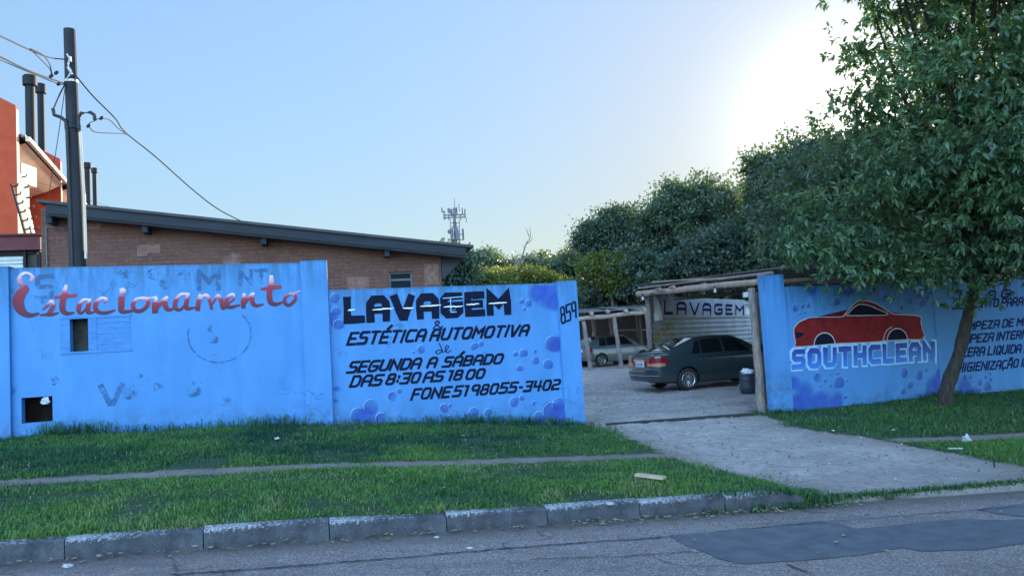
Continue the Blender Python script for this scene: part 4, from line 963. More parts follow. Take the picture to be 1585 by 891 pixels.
m.build('shutter', M_sh, an); m = MB(); wbox(m, u1 + .04, u1 + .09, .2, r[2][1] - .01, -.21, -.10, AP); wbox(m, AP.uz(36, 390)[0] + .3, AP.uz(36, 390)[0] + .34, .2, r[2][1] - .01, -.21, -.1, AP); wbox(m, u0 - .8, r[1][0] - .2, zt_ + .06, zt_ + .11, -.21, -.15, AP); m.build('frame', M_steel, an)

# --- utility pole and its cables
M_pole = simple('weathered_concrete_pole', (.017, .020, .026), .85, .4, 2.5, .3, sc=(3, 3, .5)); M_alu = simple('bare_aluminium', (.45, .46, .48), .4, .2, 10, .1, metal=.6)
YP = 12.5
pt_, pb = at(107.5, 46, YP), at(120, 412, YP); ax = (pb - pt_).normalized(); foot = pb + ax * ((pb.z + .05 - gz(pb.x, pb.y)) / -ax.z)
o_p = thing('utility_pole', foot, 'dark tapered concrete utility pole behind the left blue wall', 'utility pole')
def pole_at(py): 
    best = min(np.arange(0, 1.3, .002), key=lambda k: abs(proj(pt_ + (pb - pt_) * float(k))[1] - py)); return pt_ + (pb - pt_) * float(best)
def proj(p):
    v = p - EYE; sc = FPX / v.dot(F0); return 792.5 + v.dot(CR) * sc, 445.5 - v.dot(CU) * sc
m = MB(); L = [pt_.lerp(foot, k / 10) for k in range(11)]; m.tube(L, [.092 + .004 * k + (.0 if k < 4 else .012) for k in range(11)], 14); m.build('pole', M_pole, o_p, smooth=False)
m = MB(); c = pole_at(127); m.tube([c + Vector((0, 0, .02)), c - Vector((0, 0, .02))], .112, 14); m.build('clamp_band', M_alu, o_p)
m = MB(); c = pole_at(197); m.tube([c + Vector((0, 0, .035)), c - Vector((0, 0, .035))], .125, 14); m.build('clamp_band', M_pole, o_p)
pp = lambda x, y, dy=0: at(x, y, YP + dy)
m = MB(); m.tube([pp(82, 168, -.1), pp(84, 178, -.1), pp(95, 182, -.1), pp(102, 188, -.12), pp(104, 205, -.13), pp(109, 330, -.13), pp(112, 415, -.13)], .03, 8); m.build('service_conduit', M_wire, o_p)
m = MB(); m.tube([pp(147, 186, -.1), pp(146, 178, -.1), pp(140, 174, -.1), pp(126, 175, -.1), pp(121.5, 182, -.12), pp(122, 200, -.13)], .03, 8); m.build('service_conduit', M_wire, o_p)
m = MB(); m.tube([pp(124, 205, -.12), pp(130, 300, -.12), pp(133, 400, -.12)], .022, 8); m.build('sunlit_strip', simple('painted_sunlit_pipe', (.62, .52, .42), .6, .1, 5, 0), o_p)  # pipe on the pole's right, its strip of sunlight put into the colour
m = MB(); m.tube([pp(104, 84, -.12), pp(108, 92, -.13), pp(105, 100, -.13), pp(111, 110, -.13), pp(104, 122, -.12)], .016, 6); m.tube([pp(105, 104, -.13), pp(112, 116, -.13)], .02, 6); m.tube([pp(108, 88, -.13), pp(109, 96, -.14)], .022, 6); m.build('wire_clamps', M_alu, o_p)
def cable(pix, r, lab, name='power_cable', sag=True):
    P = [at(x, y, Y) for x, y, Y in pix]; P = [Vector(q) for q in smooth_line([tuple(p) for p in P], 8)]
    m = MB(); m.tube(P, r, 6); return tag(m.build(name, M_wire, base=P[0]), lab, 'cable', 'overhead cables at the pole')
cable([(-60, 30, 7), (0, 56, 9.5), (45, 77, 11), (75, 89, 11.9), (99, 92, 12.4)], .011, 'upper overhead cable entering from the left photo edge to the pole')
cable([(-60, 58, 7), (0, 88, 9.5), (50, 112, 11.2), (101, 130, 12.4)], .013, 'lower thick overhead cable entering from the left photo edge to the pole')
cable([(-60, 68, 7.2), (0, 93, 9.7), (50, 114, 11.4), (90, 130, 12.2), (101, 131, 12.4)], .007, 'thin overhead cable running just under the thick one at left')
cable([(46, 76, 11), (64, 93, 11.5), (77, 107, 12), (80, 117, 12.2), (79, 119, 12.2)], .008, 'left of two jumper loops hanging from the upper cable')
cable([(48, 76, 11), (66, 85, 11.5), (76, 98, 12), (79, 108, 12.2), (80, 114, 12.2)], .008, 'right of two jumper loops hanging from the upper cable')
cable([(100, 132, 12.4), (93, 145, 12.4), (84, 166, 12.4), (83, 170, 12.4)], .012, 'short cable drooping from the pole to the left conduit elbow')
cable([(101, 134, 12.4), (96, 170, 13.5), (88, 225, 14.5), (75, 306, 16.4)], .007, 'thin guy wire falling from the pole towards the brick building roof')
cable([(118, 118, 12.5), (145, 150, 12.9), (178, 183, 13.5), (194, 205, 14), (240, 242, 14.9), (300, 295, 15.7), (340, 325, 16.2), (386, 348, 16.9)], .012, 'long service cable sagging right from the pole to the warehouse roof')
cable([(157, 183, 12.5), (170, 186, 12.9), (182, 198, 13.4), (196, 208, 14)], .009, 'upper service loop right of the pole')
cable([(137, 195, 12.5), (146, 204, 12.8), (166, 206, 13.2), (190, 207, 13.8), (198, 209, 14)], .009, 'lower service loop right of the pole')
cable([(147, 187, 12.5), (138, 191, 12.5), (136, 196, 12.5)], .006, 'tiny wire between the right conduit and the lower loop')
cable([(147, 187, 12.5), (152, 184, 12.5), (157, 183, 12.5)], .006, 'tiny wire between the right conduit and the upper loop')
for (x, y, Y), lab in (((79, 118, 12.2), 'black cable connector left of the pole, lower one'), ((87, 113, 12.3), 'black cable connector left of the pole, nearest the pole'), ((91, 130, 12.2), 'black wedge clamp on the thick cable left of the pole'), ((157, 183, 12.5), 'black cable connector on the upper loop right of the pole'), ((137, 195, 12.5), 'black cable connector on the lower loop right of the pole')):
    p = at(x, y, Y); m = MB(); m.tube([p - Vector((.03, 0, .025)), p - Vector((.012, 0, .01)), p + Vector((.02, 0, .02)), p + Vector((.03, 0, .03))], [.012, .028, .026, .01], 8); tag(m.build('cable_connector', M_peg, base=p), lab, 'connector', 'cable connectors')

# --- mobile phone mast far behind
YM = 150; k_ = YM / FPX
base = at(706, 470, YM); M_mast = simple('galvanised_mast', (.13, .145, .17), .7, .15, .6, 0, spec=.2); M_ant = simple('grey_antenna_panel', (.12, .135, .16), .7, .15, .6, 0, spec=.2)
tw = thing('phone_mast', Vector((base.x, base.y, 0)), 'grey mobile phone mast crowded with antenna panels on the horizon', 'phone mast')
top = at(703.5, 322, YM); m = MB(); m.tube([Vector((base.x, base.y, 0)), top], [6 * k_, 2.6 * k_], 10)
for sgn in (-1, 1): m.tube([Vector((base.x + sgn * 6 * k_, base.y, 0)), at(704 + sgn * 7, 340, YM)], .09, 5)
for y in range(345, 385, 6): m.tube([at(697, y, YM), at(712, y, YM)], .06, 4)
m.build('mast', M_mast, tw)
m = MB(); m.tube([top, at(703.3, 306, YM)], .07, 5); m.build('lightning_rod', M_mast, tw)
m = MB()
for y in (333, 337): m.tube([at(686, y, YM), at(722, y - 1, YM)], .13, 5); m.tube([at(690, y, YM - 1.5), at(718, y - 1, YM + 1.5)], .13, 5)
m.tube([at(698, 355, YM), at(718, 365, YM)], .08, 5); m.tube([at(697, 372, YM), at(718, 371, YM)], .08, 5); m.build('antenna_ring', M_mast, tw)
for (x, y, w_, h_) in ((684.5, 325, 2.4, 7), (688, 333, 2.4, 13), (695, 326, 4.5, 7), (699, 329, 4, 11), (707, 327, 3, 12), (711, 321, 1.6, 12), (716, 327, 2.2, 10), (720, 330, 2.4, 13), (722, 340, 1.4, 8), (695, 336, 2, 9), (713, 336, 2, 9), (700, 362, 4.5, 18), (708, 362, 5, 18), (717, 362, 3.4, 16), (696, 358, 2, 6), (704, 340, 5, 8), (701, 376, 2, 10)):
    p = at(x, y, YM - 1.6 + (int(x) % 4)); m = MB(); m.box(p, w_ * k_, .5, h_ * k_); m.build('antenna_panel', M_ant, tw)
m = MB(); p = at(695.5, 358.5, YM - 1); m.lathe([(0, .1), (.4, .1), (.45, 0), (0, -.15)], p, (-.5, -1, 0), 12); m.build('dish', M_ant, tw)
# street-lamp heads peeping past the roof end
for (x, y, Y), lab in (((694, 397, 42), 'grey flood lamp head under the warehouse roof corner, lower left one'), ((729, 392, 42), 'grey flood lamp head right of the warehouse roof corner')):
    p = at(x, y, Y); o = thing('street_lamp', Vector((p.x, p.y, 0)), lab, 'street lamp', 'lamps behind the warehouse')
    m = MB(); m.tube([Vector((p.x - .6, p.y, 0)), Vector((p.x - .6, p.y, p.z - .3)), p - Vector((.3, 0, .02))], .05, 6); m.build('pole', M_mast, o)
    m = MB(); m.lathe([(0, .16), (.14, .14), (.3, 0), (.32, -.05), (.2, -.1), (0, -.11)], p, (.35, 0, 1), 14); m.build('lamp_head', M_steel, o, smooth=True)
p = at(684, 371, 60); o = thing('street_lamp', Vector((p.x, p.y, 0)), 'small curved street lamp above the roof line left of the mast', 'street lamp', 'lamps behind the warehouse')
m = MB(); m.tube([Vector((p.x - .2, p.y, 0)), at(680, 374, 60), at(684, 370, 60)], .06, 6); m.build('pole', M_mast, o)
m = MB(); m.tube([at(683.5, 370.2, 60), at(689, 368.5, 60)], [.1, .07], 6); m.build('lamp_head', M_ant, o)

# ================================================================== SHEDS IN THE YARD
wdm, n, l, b = newmat('grey_weathered_log')
tc = n.new('ShaderNodeTexCoord').outputs['Object']; n1 = noise(n, l, 7, 6, .7, tc, (3, 3, .6)); n2 = noise(n, l, 2, 4, .6, tc)
c = mixc(n, l, ramp(n, l, n1, .3, .72), (.085, .072, .068), (.28, .245, .225)); c = mixc(n, l, math2(n, l, 'MULTIPLY', ramp(n, l, n2, .5, .7), .5), c, (.42, .30, .22))
l.new(c, b.inputs['Base Color']); b.inputs['Roughness'].default_value = .85; bump(n, l, n1, b, .5, .01)
M_log = wdm
M_warm = simple('bare_pine_log', (.30, .225, .18), .8, .35, 4, .4, sc=(1, 1, 1))
M_sheet = simple('dull_roof_sheet', (.11, .105, .10), .75, .3, 2, .2)
def log(a, b3, r0, r1=None, k=7, wob=.02, seed=0):
    rr = random.Random(seed); a = Vector(a); b3 = Vector(b3); r1 = r1 or r0
    P = [a.lerp(b3, i / k) + Vector((rr.uniform(-wob, wob), rr.uniform(-wob, wob), rr.uniform(-wob, wob) * .6)) * (0 if i in (0, k) else 1) for i in range(k + 1)]
    m = MB(); m.tube(P, [(r0 + (r1 - r0) * i / k) * rr.uniform(.92, 1.1) for i in range(k + 1)], 10); return m
def down(p): return Vector((p.x, p.y, gz(p.x, p.y) - .1))
# wash bay
YL = 23.0
pl = at(1003, 458, YL); pr = at(1164, 447, 15.35); 
ws = thing('wash_shed', Vector(((pl.x + 6.5) / 2 + 1, 19, -.05)), 'open pole shed with log beam and corrugated LAVAGEM wall over the parked sedan', 'shed')
log(down(at(1008, 545, YL)), at(1001, 452, YL), .09, .08, seed=1).build('post', M_log, ws)
log(down(at(1180, 632, 15.25)), at(1163, 446, 15.35), .09, .085, seed=2).build('post', M_log, ws)
fr_ = at(1150, 530, 27); log(Vector((9.3, 26.5, -.1)), Vector((9.3, 26.5, 2.6)), .1, seed=3).build('post', M_log, ws)
log(at(988, 455, YL + .0), at(1192, 434, 15.2), .09, .068, k=10, wob=.022, seed=4).build('beam', M_warm, ws)
RA, RB, RC, RD = at(983, 442, YL + .3), at(1200, 416, 15.5), Vector((12.5, 17.9, 2.75)), Vector((12.5, 27.5, 2.9))
m = MB(); nn = 30
for i in range(nn):
    a = RA.lerp(RD, i / nn); b3 = RB.lerp(RC, i / nn); a2 = RA.lerp(RD, (i + 1.05) / nn); b4 = RB.lerp(RC, (i + 1.05) / nn)
    dz = Vector((0, 0, .025 * (i % 2))); up = Vector((0, 0, .02))
    m.add([a + dz, b3 + dz, b4 + dz, a2 + dz, a + dz + up, b3 + dz + up, b4 + dz + up, a2 + dz + up], [(0, 3, 2, 1), (4, 5, 6, 7), (0, 1, 5, 4), (1, 2, 6, 5), (2, 3, 7, 6), (3, 0, 4, 7)])
m.build('roof', M_sheet, ws)
for k, (p, q) in enumerate(((at(988, 446, YL), at(1195, 422, 15.5)), (at(1205, 436, 15.9), Vector((10.4, 17.3, 2.72))), (Vector((5.2, 24, 2.6)), Vector((12.2, 21, 2.72))))):
    log(p, q, .05 if k else .035, seed=20 + k).build('purlin', M_warm if k == 1 else M_log, ws)
m = MB(); m.bar(at(1140, 428, 17.5), at(1010, 436, 21.2), .05, .03); m.build('roof_batten', M_warm, ws)
for (x, y, Y) in ((1042, 444, 20), (1090, 440, 18.5), (1020, 447, 20.6)):
    p = at(x, y, Y); m = MB(); m.tube([p - Vector((.0, .12, .0)), p + Vector((0, .4, .0))], .045, 8); m.build('rafter_end', M_log, ws)
# corrugated wall at the back of the bay
CW = Plane(at(1006, 500, YL + .15), math.radians(50)); ul, ur = CW.uz(1010, 500)[0], CW.uz(1172, 500)[0]
ztl, ztr = CW.uz(1012, 459)[1], CW.uz(1166, 466)[1]
cm_, n, l, b = newmat('pale_corrugated_sheet'); n1 = noise(n, l, 1.6, 6, .7); n2 = noise(n, l, 9, 5, .7)
c = mixc(n, l, ramp(n, l, n1, .35, .7), (.24, .265, .285), (.41, .44, .45)); c = mixc(n, l, math2(n, l, 'MULTIPLY', ramp(n, l, n2, .55, .75), .4), c, (.24, .19, .15))
l.new(c, b.inputs['Base Color']); b.inputs['Roughness'].default_value = .6
m = MB(); rows = 64; zb0 = -.05; vs = []
for i in range(rows + 1):
    f = i / rows; off = .022 * math.sin(i * math.pi / 2)
    for u, zt_ in ((ul, ztl), (ur, ztr)): vs.append(CW.P(u, zb0 + (zt_ - zb0) * f, off))
for i in range(rows + 1):
    f = i / rows; off = .022 * math.sin(i * math.pi / 2) - .008
    for u, zt_ in ((ul, ztl), (ur, ztr)): vs.append(CW.P(u, zb0 + (zt_ - zb0) * f, off))
nv = 2 * (rows + 1)
m.add(vs, [(2 * i, 2 * i + 1, 2 * i + 3, 2 * i + 2) for i in range(rows)] + [(nv + 2 * i, nv + 2 * i + 2, nv + 2 * i + 3, nv + 2 * i + 1) for i in range(rows)] + [(0, nv, nv + 1, 1), (nv - 2, nv - 1, 2 * nv - 1, 2 * nv - 2)])
cw = m.build('corrugated_wall', cm_, ws, smooth=False)
board = MB(); q = [CW.uz(*p) for p in ((1022, 459), (1152, 464), (1022, 492), (1152, 490))]
board.add([CW.P(*q[0], .04), CW.P(*q[1], .04), CW.P(*q[3], .04), CW.P(*q[2], .04), CW.P(*q[0], .028), CW.P(*q[1], .028), CW.P(*q[3], .028), CW.P(*q[2], .028)], [(0, 1, 2, 3), (7, 6, 5, 4), (0, 4, 5, 1), (1, 5, 6, 2), (2, 6, 7, 3), (3, 7, 4, 0)])
board.build('sign_board', simple('pale_grey_board', (.30, .33, .35), .7, .2, 3, .05), cw)
text_quad('lettering', 'LAVAGEM', (1027, 487), (1149, 487.5), (1027, 465), (1149, 472), .22, CW, .046, M_navy, cw, gap=.42)
M_yel = simple('yellow_graffiti_paint', (.38, .25, .03), .7, .3, 8, 0)
m = MB(); CAP = .5; kk = 0
for L in ([(1012, 521), (1016, 513), (1020, 521), (1012, 524)], [(1019, 514), (1024, 508), (1027, 513), (1021, 518), (1019, 513)], [(1026, 509), (1031, 505), (1032, 511)], [(1031, 504), (1039, 501)], [(1032, 508), (1041, 504)], [(1033, 521), (1037, 515), (1038, 521)], [(1012, 527), (1020, 528)]):
    ribbon(m, smooth_line([CW.uz(*p) for p in L], 4), .05, CW, .035 + .001 * kk, .0002); kk += 1
CAP = 1; m.build('graffiti', M_yel, cw)
p = at(1017, 465, YL + .1); m = MB()
for k in range(2):
    vs = []
    for i in range(9):
        for j in range(4): vs.append(CW.P(ul + .05 + .10 * k + j * (.05 + .012 * i), ztl - .05 - i * .09, .06 + .02 * math.sin(j * 2 + i * .6) + .03 * k))
    m.add(vs, [(i * 4 + j, i * 4 + j + 1, i * 4 + j + 5, i * 4 + j + 4) for i in range(8) for j in range(3)])
cl = m.build('hanging_cloth', simple('white_cloth', (.68, .72, .74), .9, .1, 3, .1), base=CW.P(ul + .15, ztl - .9, .06), smooth=True); md = cl.modifiers.new('t', 'SOLIDIFY'); md.thickness = .006
tag(cl, 'white cloth hanging at the left end of the corrugated wall', 'cloth')
def bulb(px, py, Y, lab):
    p = at(px, py, Y); o = thing('light_bulb', p, lab, 'light bulb', 'light bulbs on the shed beam')
    m = MB(); m.lathe([(0, -.055), (.030, -.042), (.038, -.01), (.026, .035), (.022, .06)], p, (0, 0, 1), 14); m.build('globe', M_winframe if False else simple('milky_glass', (.42, .44, .46), .3, .05, 5, 0), o, smooth=True)
    m = MB(); m.lathe([(.03, .06), (.032, .12), (0, .125)], p, (0, 0, 1), 12); m.tube([p + Vector((0, 0, .12)), p + Vector((0, .05, .24))], .01, 5); m.build('socket', M_peg, o)
bulb(995, 462, 20.9, 'white light bulb at the left end of the log beam'); bulb(1107, 450, 17.6, 'white light bulb under the middle of the log beam')
m = MB(); p = at(1009.5, 459, 20.75); m.tube([p + Vector((.09 * math.cos(a), 0, .09 * math.sin(a))) for a in np.linspace(0, 6.3, 18)], .018, 6, False); tag(m.build('cable_coil', M_wire, base=p), 'small black coil hung on the shed post near the bulb', 'coil')

# carport at the back with the hatchback
YC = 33.3
cp = thing('carport', at(950, 568, YC + 2), 'low open carport on slanting poles sheltering the pale hatchback', 'carport')
pz = lambda x, y, Y=YC: at(x, y, Y)
for k, (x0, y0, x1, y1, Y) in enumerate(((903, 500, 914, 567, YC), (950, 492, 962, 569, YC), (1000, 484, 1012, 572, YC))):
    log(pz(x1, y1, Y) - Vector((0, 0, .12)), pz(x0, y0 - 3, Y),   .10, .095, seed=40 + k).build('post', M_log, cp)
for k, (x0, y0, x1, y1) in enumerate(((917, 484, 922, 545), (944, 484, 950, 545), (985, 480, 990, 522))):
    log(at(x1, y1, 39) - Vector((0, 0, .0 if k < 2 else 0)), at(x0, y0, 39), .11, seed=50 + k).build('post', M_log, cp)
log(pz(880, 495), pz(1004, 482), .10, .095, k=9, wob=.04, seed=60).build('beam', M_warm, cp)
log(at(955, 511, 39), at(1004, 510, 39), .05, seed=61).build('rail', M_log, cp)
m = MB(); A, B_, c5, D = pz(880, 485), pz(1004, 477), at(1010, 470, 39.5), at(890, 479, 39.5); up = Vector((0, 0, .05))
m.add([A, B_, c5, D, A + up, B_ + up, c5 + up, D + up], [(0, 3, 2, 1), (4, 5, 6, 7), (0, 1, 5, 4), (1, 2, 6, 5), (2, 3, 7, 6), (3, 0, 4, 7)]); m.build('roof', M_sheet, cp)
m = MB(); m.add([pz(935, 476.5), pz(1000, 480.5), pz(997, 478), pz(960, 477)] + [q2 + Vector((0, 2.5, .14)) for q2 in (pz(935, 476.5), pz(1000, 480.5), pz(997, 478), pz(960, 477))], [(0, 1, 5, 4), (3, 2, 1, 0), (0, 4, 7, 3), (4, 5, 6, 7)]); m.build('roof_sheet', simple('grey_green_tarp', (.16, .19, .20), .7, .2, 2, .1), cp)
for x, y in ((940, 482), (968, 481), (997, 479), (915, 485)):
    p = pz(x, y); m = MB(); m.tube([p - Vector((0, .3, 0)), p + Vector((0, .5, .06))], .09, 8); m.build('rafter_end', M_warm, cp)
m = MB(); a = Vector((2.0, 43, -.2)); b3 = Vector((12.0, 43, -.2)); m.bar(a + Vector((0, 0, 1.3)), b3 + Vector((0, 0, 1.3)), .08, 2.8)
tag(m.build('board_fence', simple('dark_brown_boards', (.032, .026, .026), .9, .4, 3, .3, sc=(6, 1, .5)), base=Vector((7, 43, -.2))), 'dark brown board fence closing the yard behind the carport', 'fence')

# --- gate: steel leaf folded back beside the right pillar, timber jamb, ground rail
M_gate = simple('rusty_grey_steel', (.10, .095, .10), .6, .5, 12, .3, metal=.2); M_bolt = simple('black_latch', (.02, .02, .025), .6, .3, 6, .1)
log(down(at(1197, 634, 15.15)), at(1178.5, 424, 15.15), .09, .085, wob=.008, seed=70).build('gate_jamb', M_log, None, base=down(at(1197, 634, 15.15)))
jamb = bpy.data.objects['gate_jamb']; tag(jamb, 'grey timber jamb against the right blue gate pillar', 'post')
gt = thing('steel_gate', down(at(1184, 632, 15.5)), 'narrow dark steel gate leaf folded open between the post and the pillar', 'gate')
gl = [(at(1171, 452, 15.7), at(1187, 626, 15.7)), (at(1176, 452, 16.6), at(1190, 620, 16.6))]
for a, b3 in gl:
    m = MB(); m.bar(a, b3, .05); m.build('bar', M_log if a is gl[0][0] else M_gate, gt)
for y in (455, 530, 556, 600, 622):
    m = MB(); m.bar(at(1170 + (y - 455) * .09, y, 15.68), at(1177 + (y - 455) * .09, y - 1, 16.6), .04); m.build('rail', M_gate, gt)
m = MB(); m.box(at(1178, 538, 15.45), .22, .08, .16); m.box(at(1172, 545, 15.40), .1, .05, .2); m.build('latch', M_bolt, gt, bevel=.01)
for (x, y), lab in (((1155, 456), 'upper small white bracket block on the shed post'), ((1158, 482), 'lower small white bracket block on the shed post')):
    p = at(x, y, 15.4); m = MB(); m.box(p, .12, .1, .11 if y < 470 else .14); m.box(p + Vector((.03, -.055, .01)), .05, .02, .05); tag(m.build('bracket', simple('pale_wood_block', (.42, .42, .40), .8, .2, 6, .2), base=p, bevel=.008), lab, 'bracket', 'brackets on the shed post')
gA, gB = gp(938, 658), gp(1172, 641); m = MB(); 
L = [gA.lerp(gB, i / 14) for i in range(15)]; L = [Vector((p.x, p.y, gz(p.x, p.y))) for p in L]
for o2 in (-.04, .04):
    for a, b3 in zip(L, L[1:]): m.bar(a + Vector((0, o2, .012)), b3 + Vector((0, o2, .012)), .015, .05)
tag(m.build('gate_rail', simple('rust_dark_rail', (.022, .02, .022), .7, .4, 6, .2), base=L[0]), 'dark steel gate track set across the driveway', 'rail')

# ================================================================== CARS
M_tyre = simple('tyre_rubber', (.018, .018, .02), .85, .2, 20, .1); M_chrome = paint('chrome', (.75, .76, .78), .12, 0, 1.0)
M_rim = paint('alloy_rim', (.50, .51, .54), .3, .2, .8); M_trim = simple('black_plastic', (.02, .021, .023), .6, .2, 10, 0)
M_carglass, n, l, b = newmat('tinted_car_glass'); b.inputs['Base Color'].default_value = rgb((.008, .009, .011)); b.inputs['Roughness'].default_value = .04; b.inputs['Specular IOR Level'].default_value = .6; b.inputs['Coat Weight'].default_value = 1.0
M_tail = paint('red_tail_lens', (.24, .008, .010), .15, .8); M_amber = paint('smoky_amber_lens', (.42, .20, .14), .2, .6)
M_plate = simple('grey_number_plate', (.58, .60, .64), .5, .06, 8, 0)
def interp(xs, ys, x): return float(np.interp(x, xs, ys))
def make_car(name, label, base, heading, spec, pm):
    h = heading; fwd = Vector((math.sin(h), math.cos(h), 0)); left = Vector((-fwd.y, fwd.x, 0))
    # base = ground point below the rear right corner
    org = Vector(base) + left * spec['hw'] 
    xf = Matrix(((fwd.x, left.x, 0, org.x), (fwd.y, left.y, 0, org.y), (0, 0, 1, org.z), (0, 0, 0, 1)))
    L = spec['L']; car = thing(name, xf @ Vector((L / 2, 0, 0)), label, 'car')
    B = spec; xs = B['x']
    fx = sorted(set(list(np.linspace(0, L, 37)) + xs))
    m = MB(); prof = []
    def ring(x):
        w, zl_, zt_ = interp(xs, B['w'], x), interp(xs, B['zl'], x), interp(xs, B['zt'], x)
        zs = zt_ - .10; zm = zl_ + (zs - zl_) * .58
        half = [(0, zl_), (w * .80, zl_), (w * .955, zl_ + .05), (w * .985, zl_ + .16), (w * 1.0, zm), (w * .985, zs), (w * .95, zs + .065), (w * .80, zt_ - .005), (w * .4, zt_ + .012), (0, zt_ + .016)]
        return half + [(-y, z) for y, z in half[-2:0:-1]]
    vs = []
    for x in fx: vs += [(x, y, z) for y, z in ring(x)]
    nr = len(ring(0)); fs = []
    for i in range(len(fx) - 1):
        for k in range(nr): fs.append((i * nr + k, i * nr + (k + 1) % nr, (i + 1) * nr + (k + 1) % nr, (i + 1) * nr + k))
    fs += [tuple(range(nr - 1, -1, -1)), tuple((len(fx) - 1) * nr + k for k in range(nr))]
    m.add(vs, fs); bo = m.build('body', pm, car, xf=xf)
    # wheel arches cut out of the body
    cut = MB()
    for wx in B['wheels']:
        for sg in (1, -1): cut.lathe([(0, -.01), (B['arch'], -.01), (B['arch'], .45), (0, .45)], (wx, sg * (B['hw'] - .24), B['r']), (0, sg, 0), 28)
    co = cut.build('cut', M_trim, xf=xf); md = bo.modifiers.new('arch', 'BOOLEAN'); md.operation = 'DIFFERENCE'; md.object = co; md.solver = 'EXACT'
    bpy.context.view_layer.update(); dg = bpy.context.evaluated_depsgraph_get(); me = bpy.data.meshes.new_from_object(bo.evaluated_get(dg)); bo.modifiers.clear(); bo.data = me; bpy.data.objects.remove(co)
    me.materials.clear(); me.materials.append(pm)
    me.polygons.foreach_set('use_smooth', [True] * len(me.polygons)); md = bo.modifiers.new('es', 'EDGE_SPLIT'); md.split_angle = math.radians(32)
    # cabin
    gx, gb, gr, zb_, zr2 = B['gx'], B['gb'], B['gr'], B['gzb'], B['gzr']
    def side(x, f, off=0.0):
        wb, wr, z0, z1 = interp(gx, gb, x), interp(gx, gr, x) + .05, interp(gx, zb_, x), interp(gx, zr2, x) - .045
        bow = .028 * math.sin(math.pi * min(1, max(0, f)))
        return (x, wb + (wr - wb) * f + bow + off, z0 + (z1 - z0) * f + off * .35)
    def roof(x, yf, off=0.0):
        wr, z1 = interp(gx, gr, x), interp(gx, zr2, x); return (x, wr * yf, z1 + .018 * (1 - yf * yf) + off)
    fx2 = sorted(set(list(np.linspace(gx[0], gx[-1], 29)) + gx)); m = MB(); vs = []
    def gring(x):
        hs = [side(x, f) for f in (-.12, .0, .25, .5, .75, 1.0)] + [roof(x, f) for f in (.93, .6, .3, 0)]
        return [(p[1], p[2]) for p in hs] + [(-p[1], p[2]) for p in hs[-2::-1]]
    for x in fx2: vs += [(x, y, z) for y, z in gring(x)]
    nr = len(gring(fx2[0])); fs = [(i * nr + k, i * nr + k + 1, (i + 1) * nr + k + 1, (i + 1) * nr + k) for i in range(len(fx2) - 1) for k in range(nr - 1)]
    fs += [tuple(range(nr - 1, -1, -1)), tuple((len(fx2) - 1) * nr + k for k in range(nr))]
    m.add(vs, fs); cab = m.build('cabin', pm, car, xf=xf, smooth=True); md = cab.modifiers.new('es', 'EDGE_SPLIT'); md.split_angle = math.radians(40)
    def grid(name2, fn, us, vs_, mat, par=car):
        m2 = MB(); P = [fn(u, v) for u in us for v in vs_]; nv = len(vs_)
        m2.add(P, [(i * nv + j, i * nv + j + 1, (i + 1) * nv + j + 1, (i + 1) * nv + j) for i in range(len(us) - 1) for j in range(nv - 1)]); return m2.build(name2, mat, par, xf=xf, smooth=True)
    for sg in (-1, 1):
        for (x0, x1, s0, s1) in B['glass']:
            def fn(u, v, x0=x0, x1=x1, s0=s0, s1=s1): 
                x = x0 + (x1 - x0) * u + (s0 * (1 - u) + s1 * u) * v; p = side(x, .10 + .84 * v, .006); return (p[0], sg * p[1], p[2])
            grid('side_window', fn, np.linspace(0, 1, 7), np.linspace(0, 1, 6), M_carglass)
    r0, r1 = B['rear']; grid('rear_window', lambda u, v: roof(r0 + (r1 - r0) * u, v, .012), np.linspace(0, 1, 10), np.linspace(-.90, .90, 9), M_carglass)
    r0, r1 = B['front']; grid('windscreen', lambda u, v: roof(r0 + (r1 - r0) * u, v, .012), np.linspace(0, 1, 8), np.linspace(-.90, .90, 9), M_carglass)
    # wheels
    for wx in B['wheels']:
        for sg in (1, -1):
            c = Vector((wx, sg * (B['hw'] - .12), B['r'])); r = B['r']; a = Vector((0, sg, 0))
            m = MB(); m.lathe([(r * .66, .085), (r * .80, .10), (r * .95, .095), (r, .06), (r, -.08), (r * .93, -.1), (r * .6, -.1)], c, a, 36); wh = m.build('wheel', M_tyre, car, xf=xf, smooth=True)
            m = MB(); m.lathe([(0, .05), (r * .16, .055), (r * .2, .03), (r * .2, .02), (r * .56, .035), (r * .60, .08), (r * .66, .09), (r * .67, .04)], c, a, 36)
            ns = B['spokes']; rm = m.build('rim', [M_trim], wh, xf=xf, smooth=True)
            m = MB()
            for k in range(ns):
                an_ = 2 * math.pi * k / ns; e = Vector((math.cos(an_), 0, math.sin(an_))); e2 = Vector((math.cos(an_ + .12), 0, math.sin(an_ + .12)))
                m.bar(c + a * .052 + e * r * .12, c + a * .078 + e2 * r * .61, r * (.055 if ns > 8 else .15), .02)
            m.lathe([(r * .60, .083), (r * .645, .096), (r * .67, .092)], c, a, 36); m.build('rim_spokes', M_rim, rm, xf=xf)
    return car, xf, side, roof, ring
M_sedan, n, l, b = newmat('grey_green_car_paint'); b.inputs['Base Color'].default_value = rgb((.050, .078, .086)); b.inputs['Metallic'].default_value = .55; b.inputs['Roughness'].default_value = .32; b.inputs['Coat Weight'].default_value = .7; b.inputs['Coat Roughness'].default_value = .06
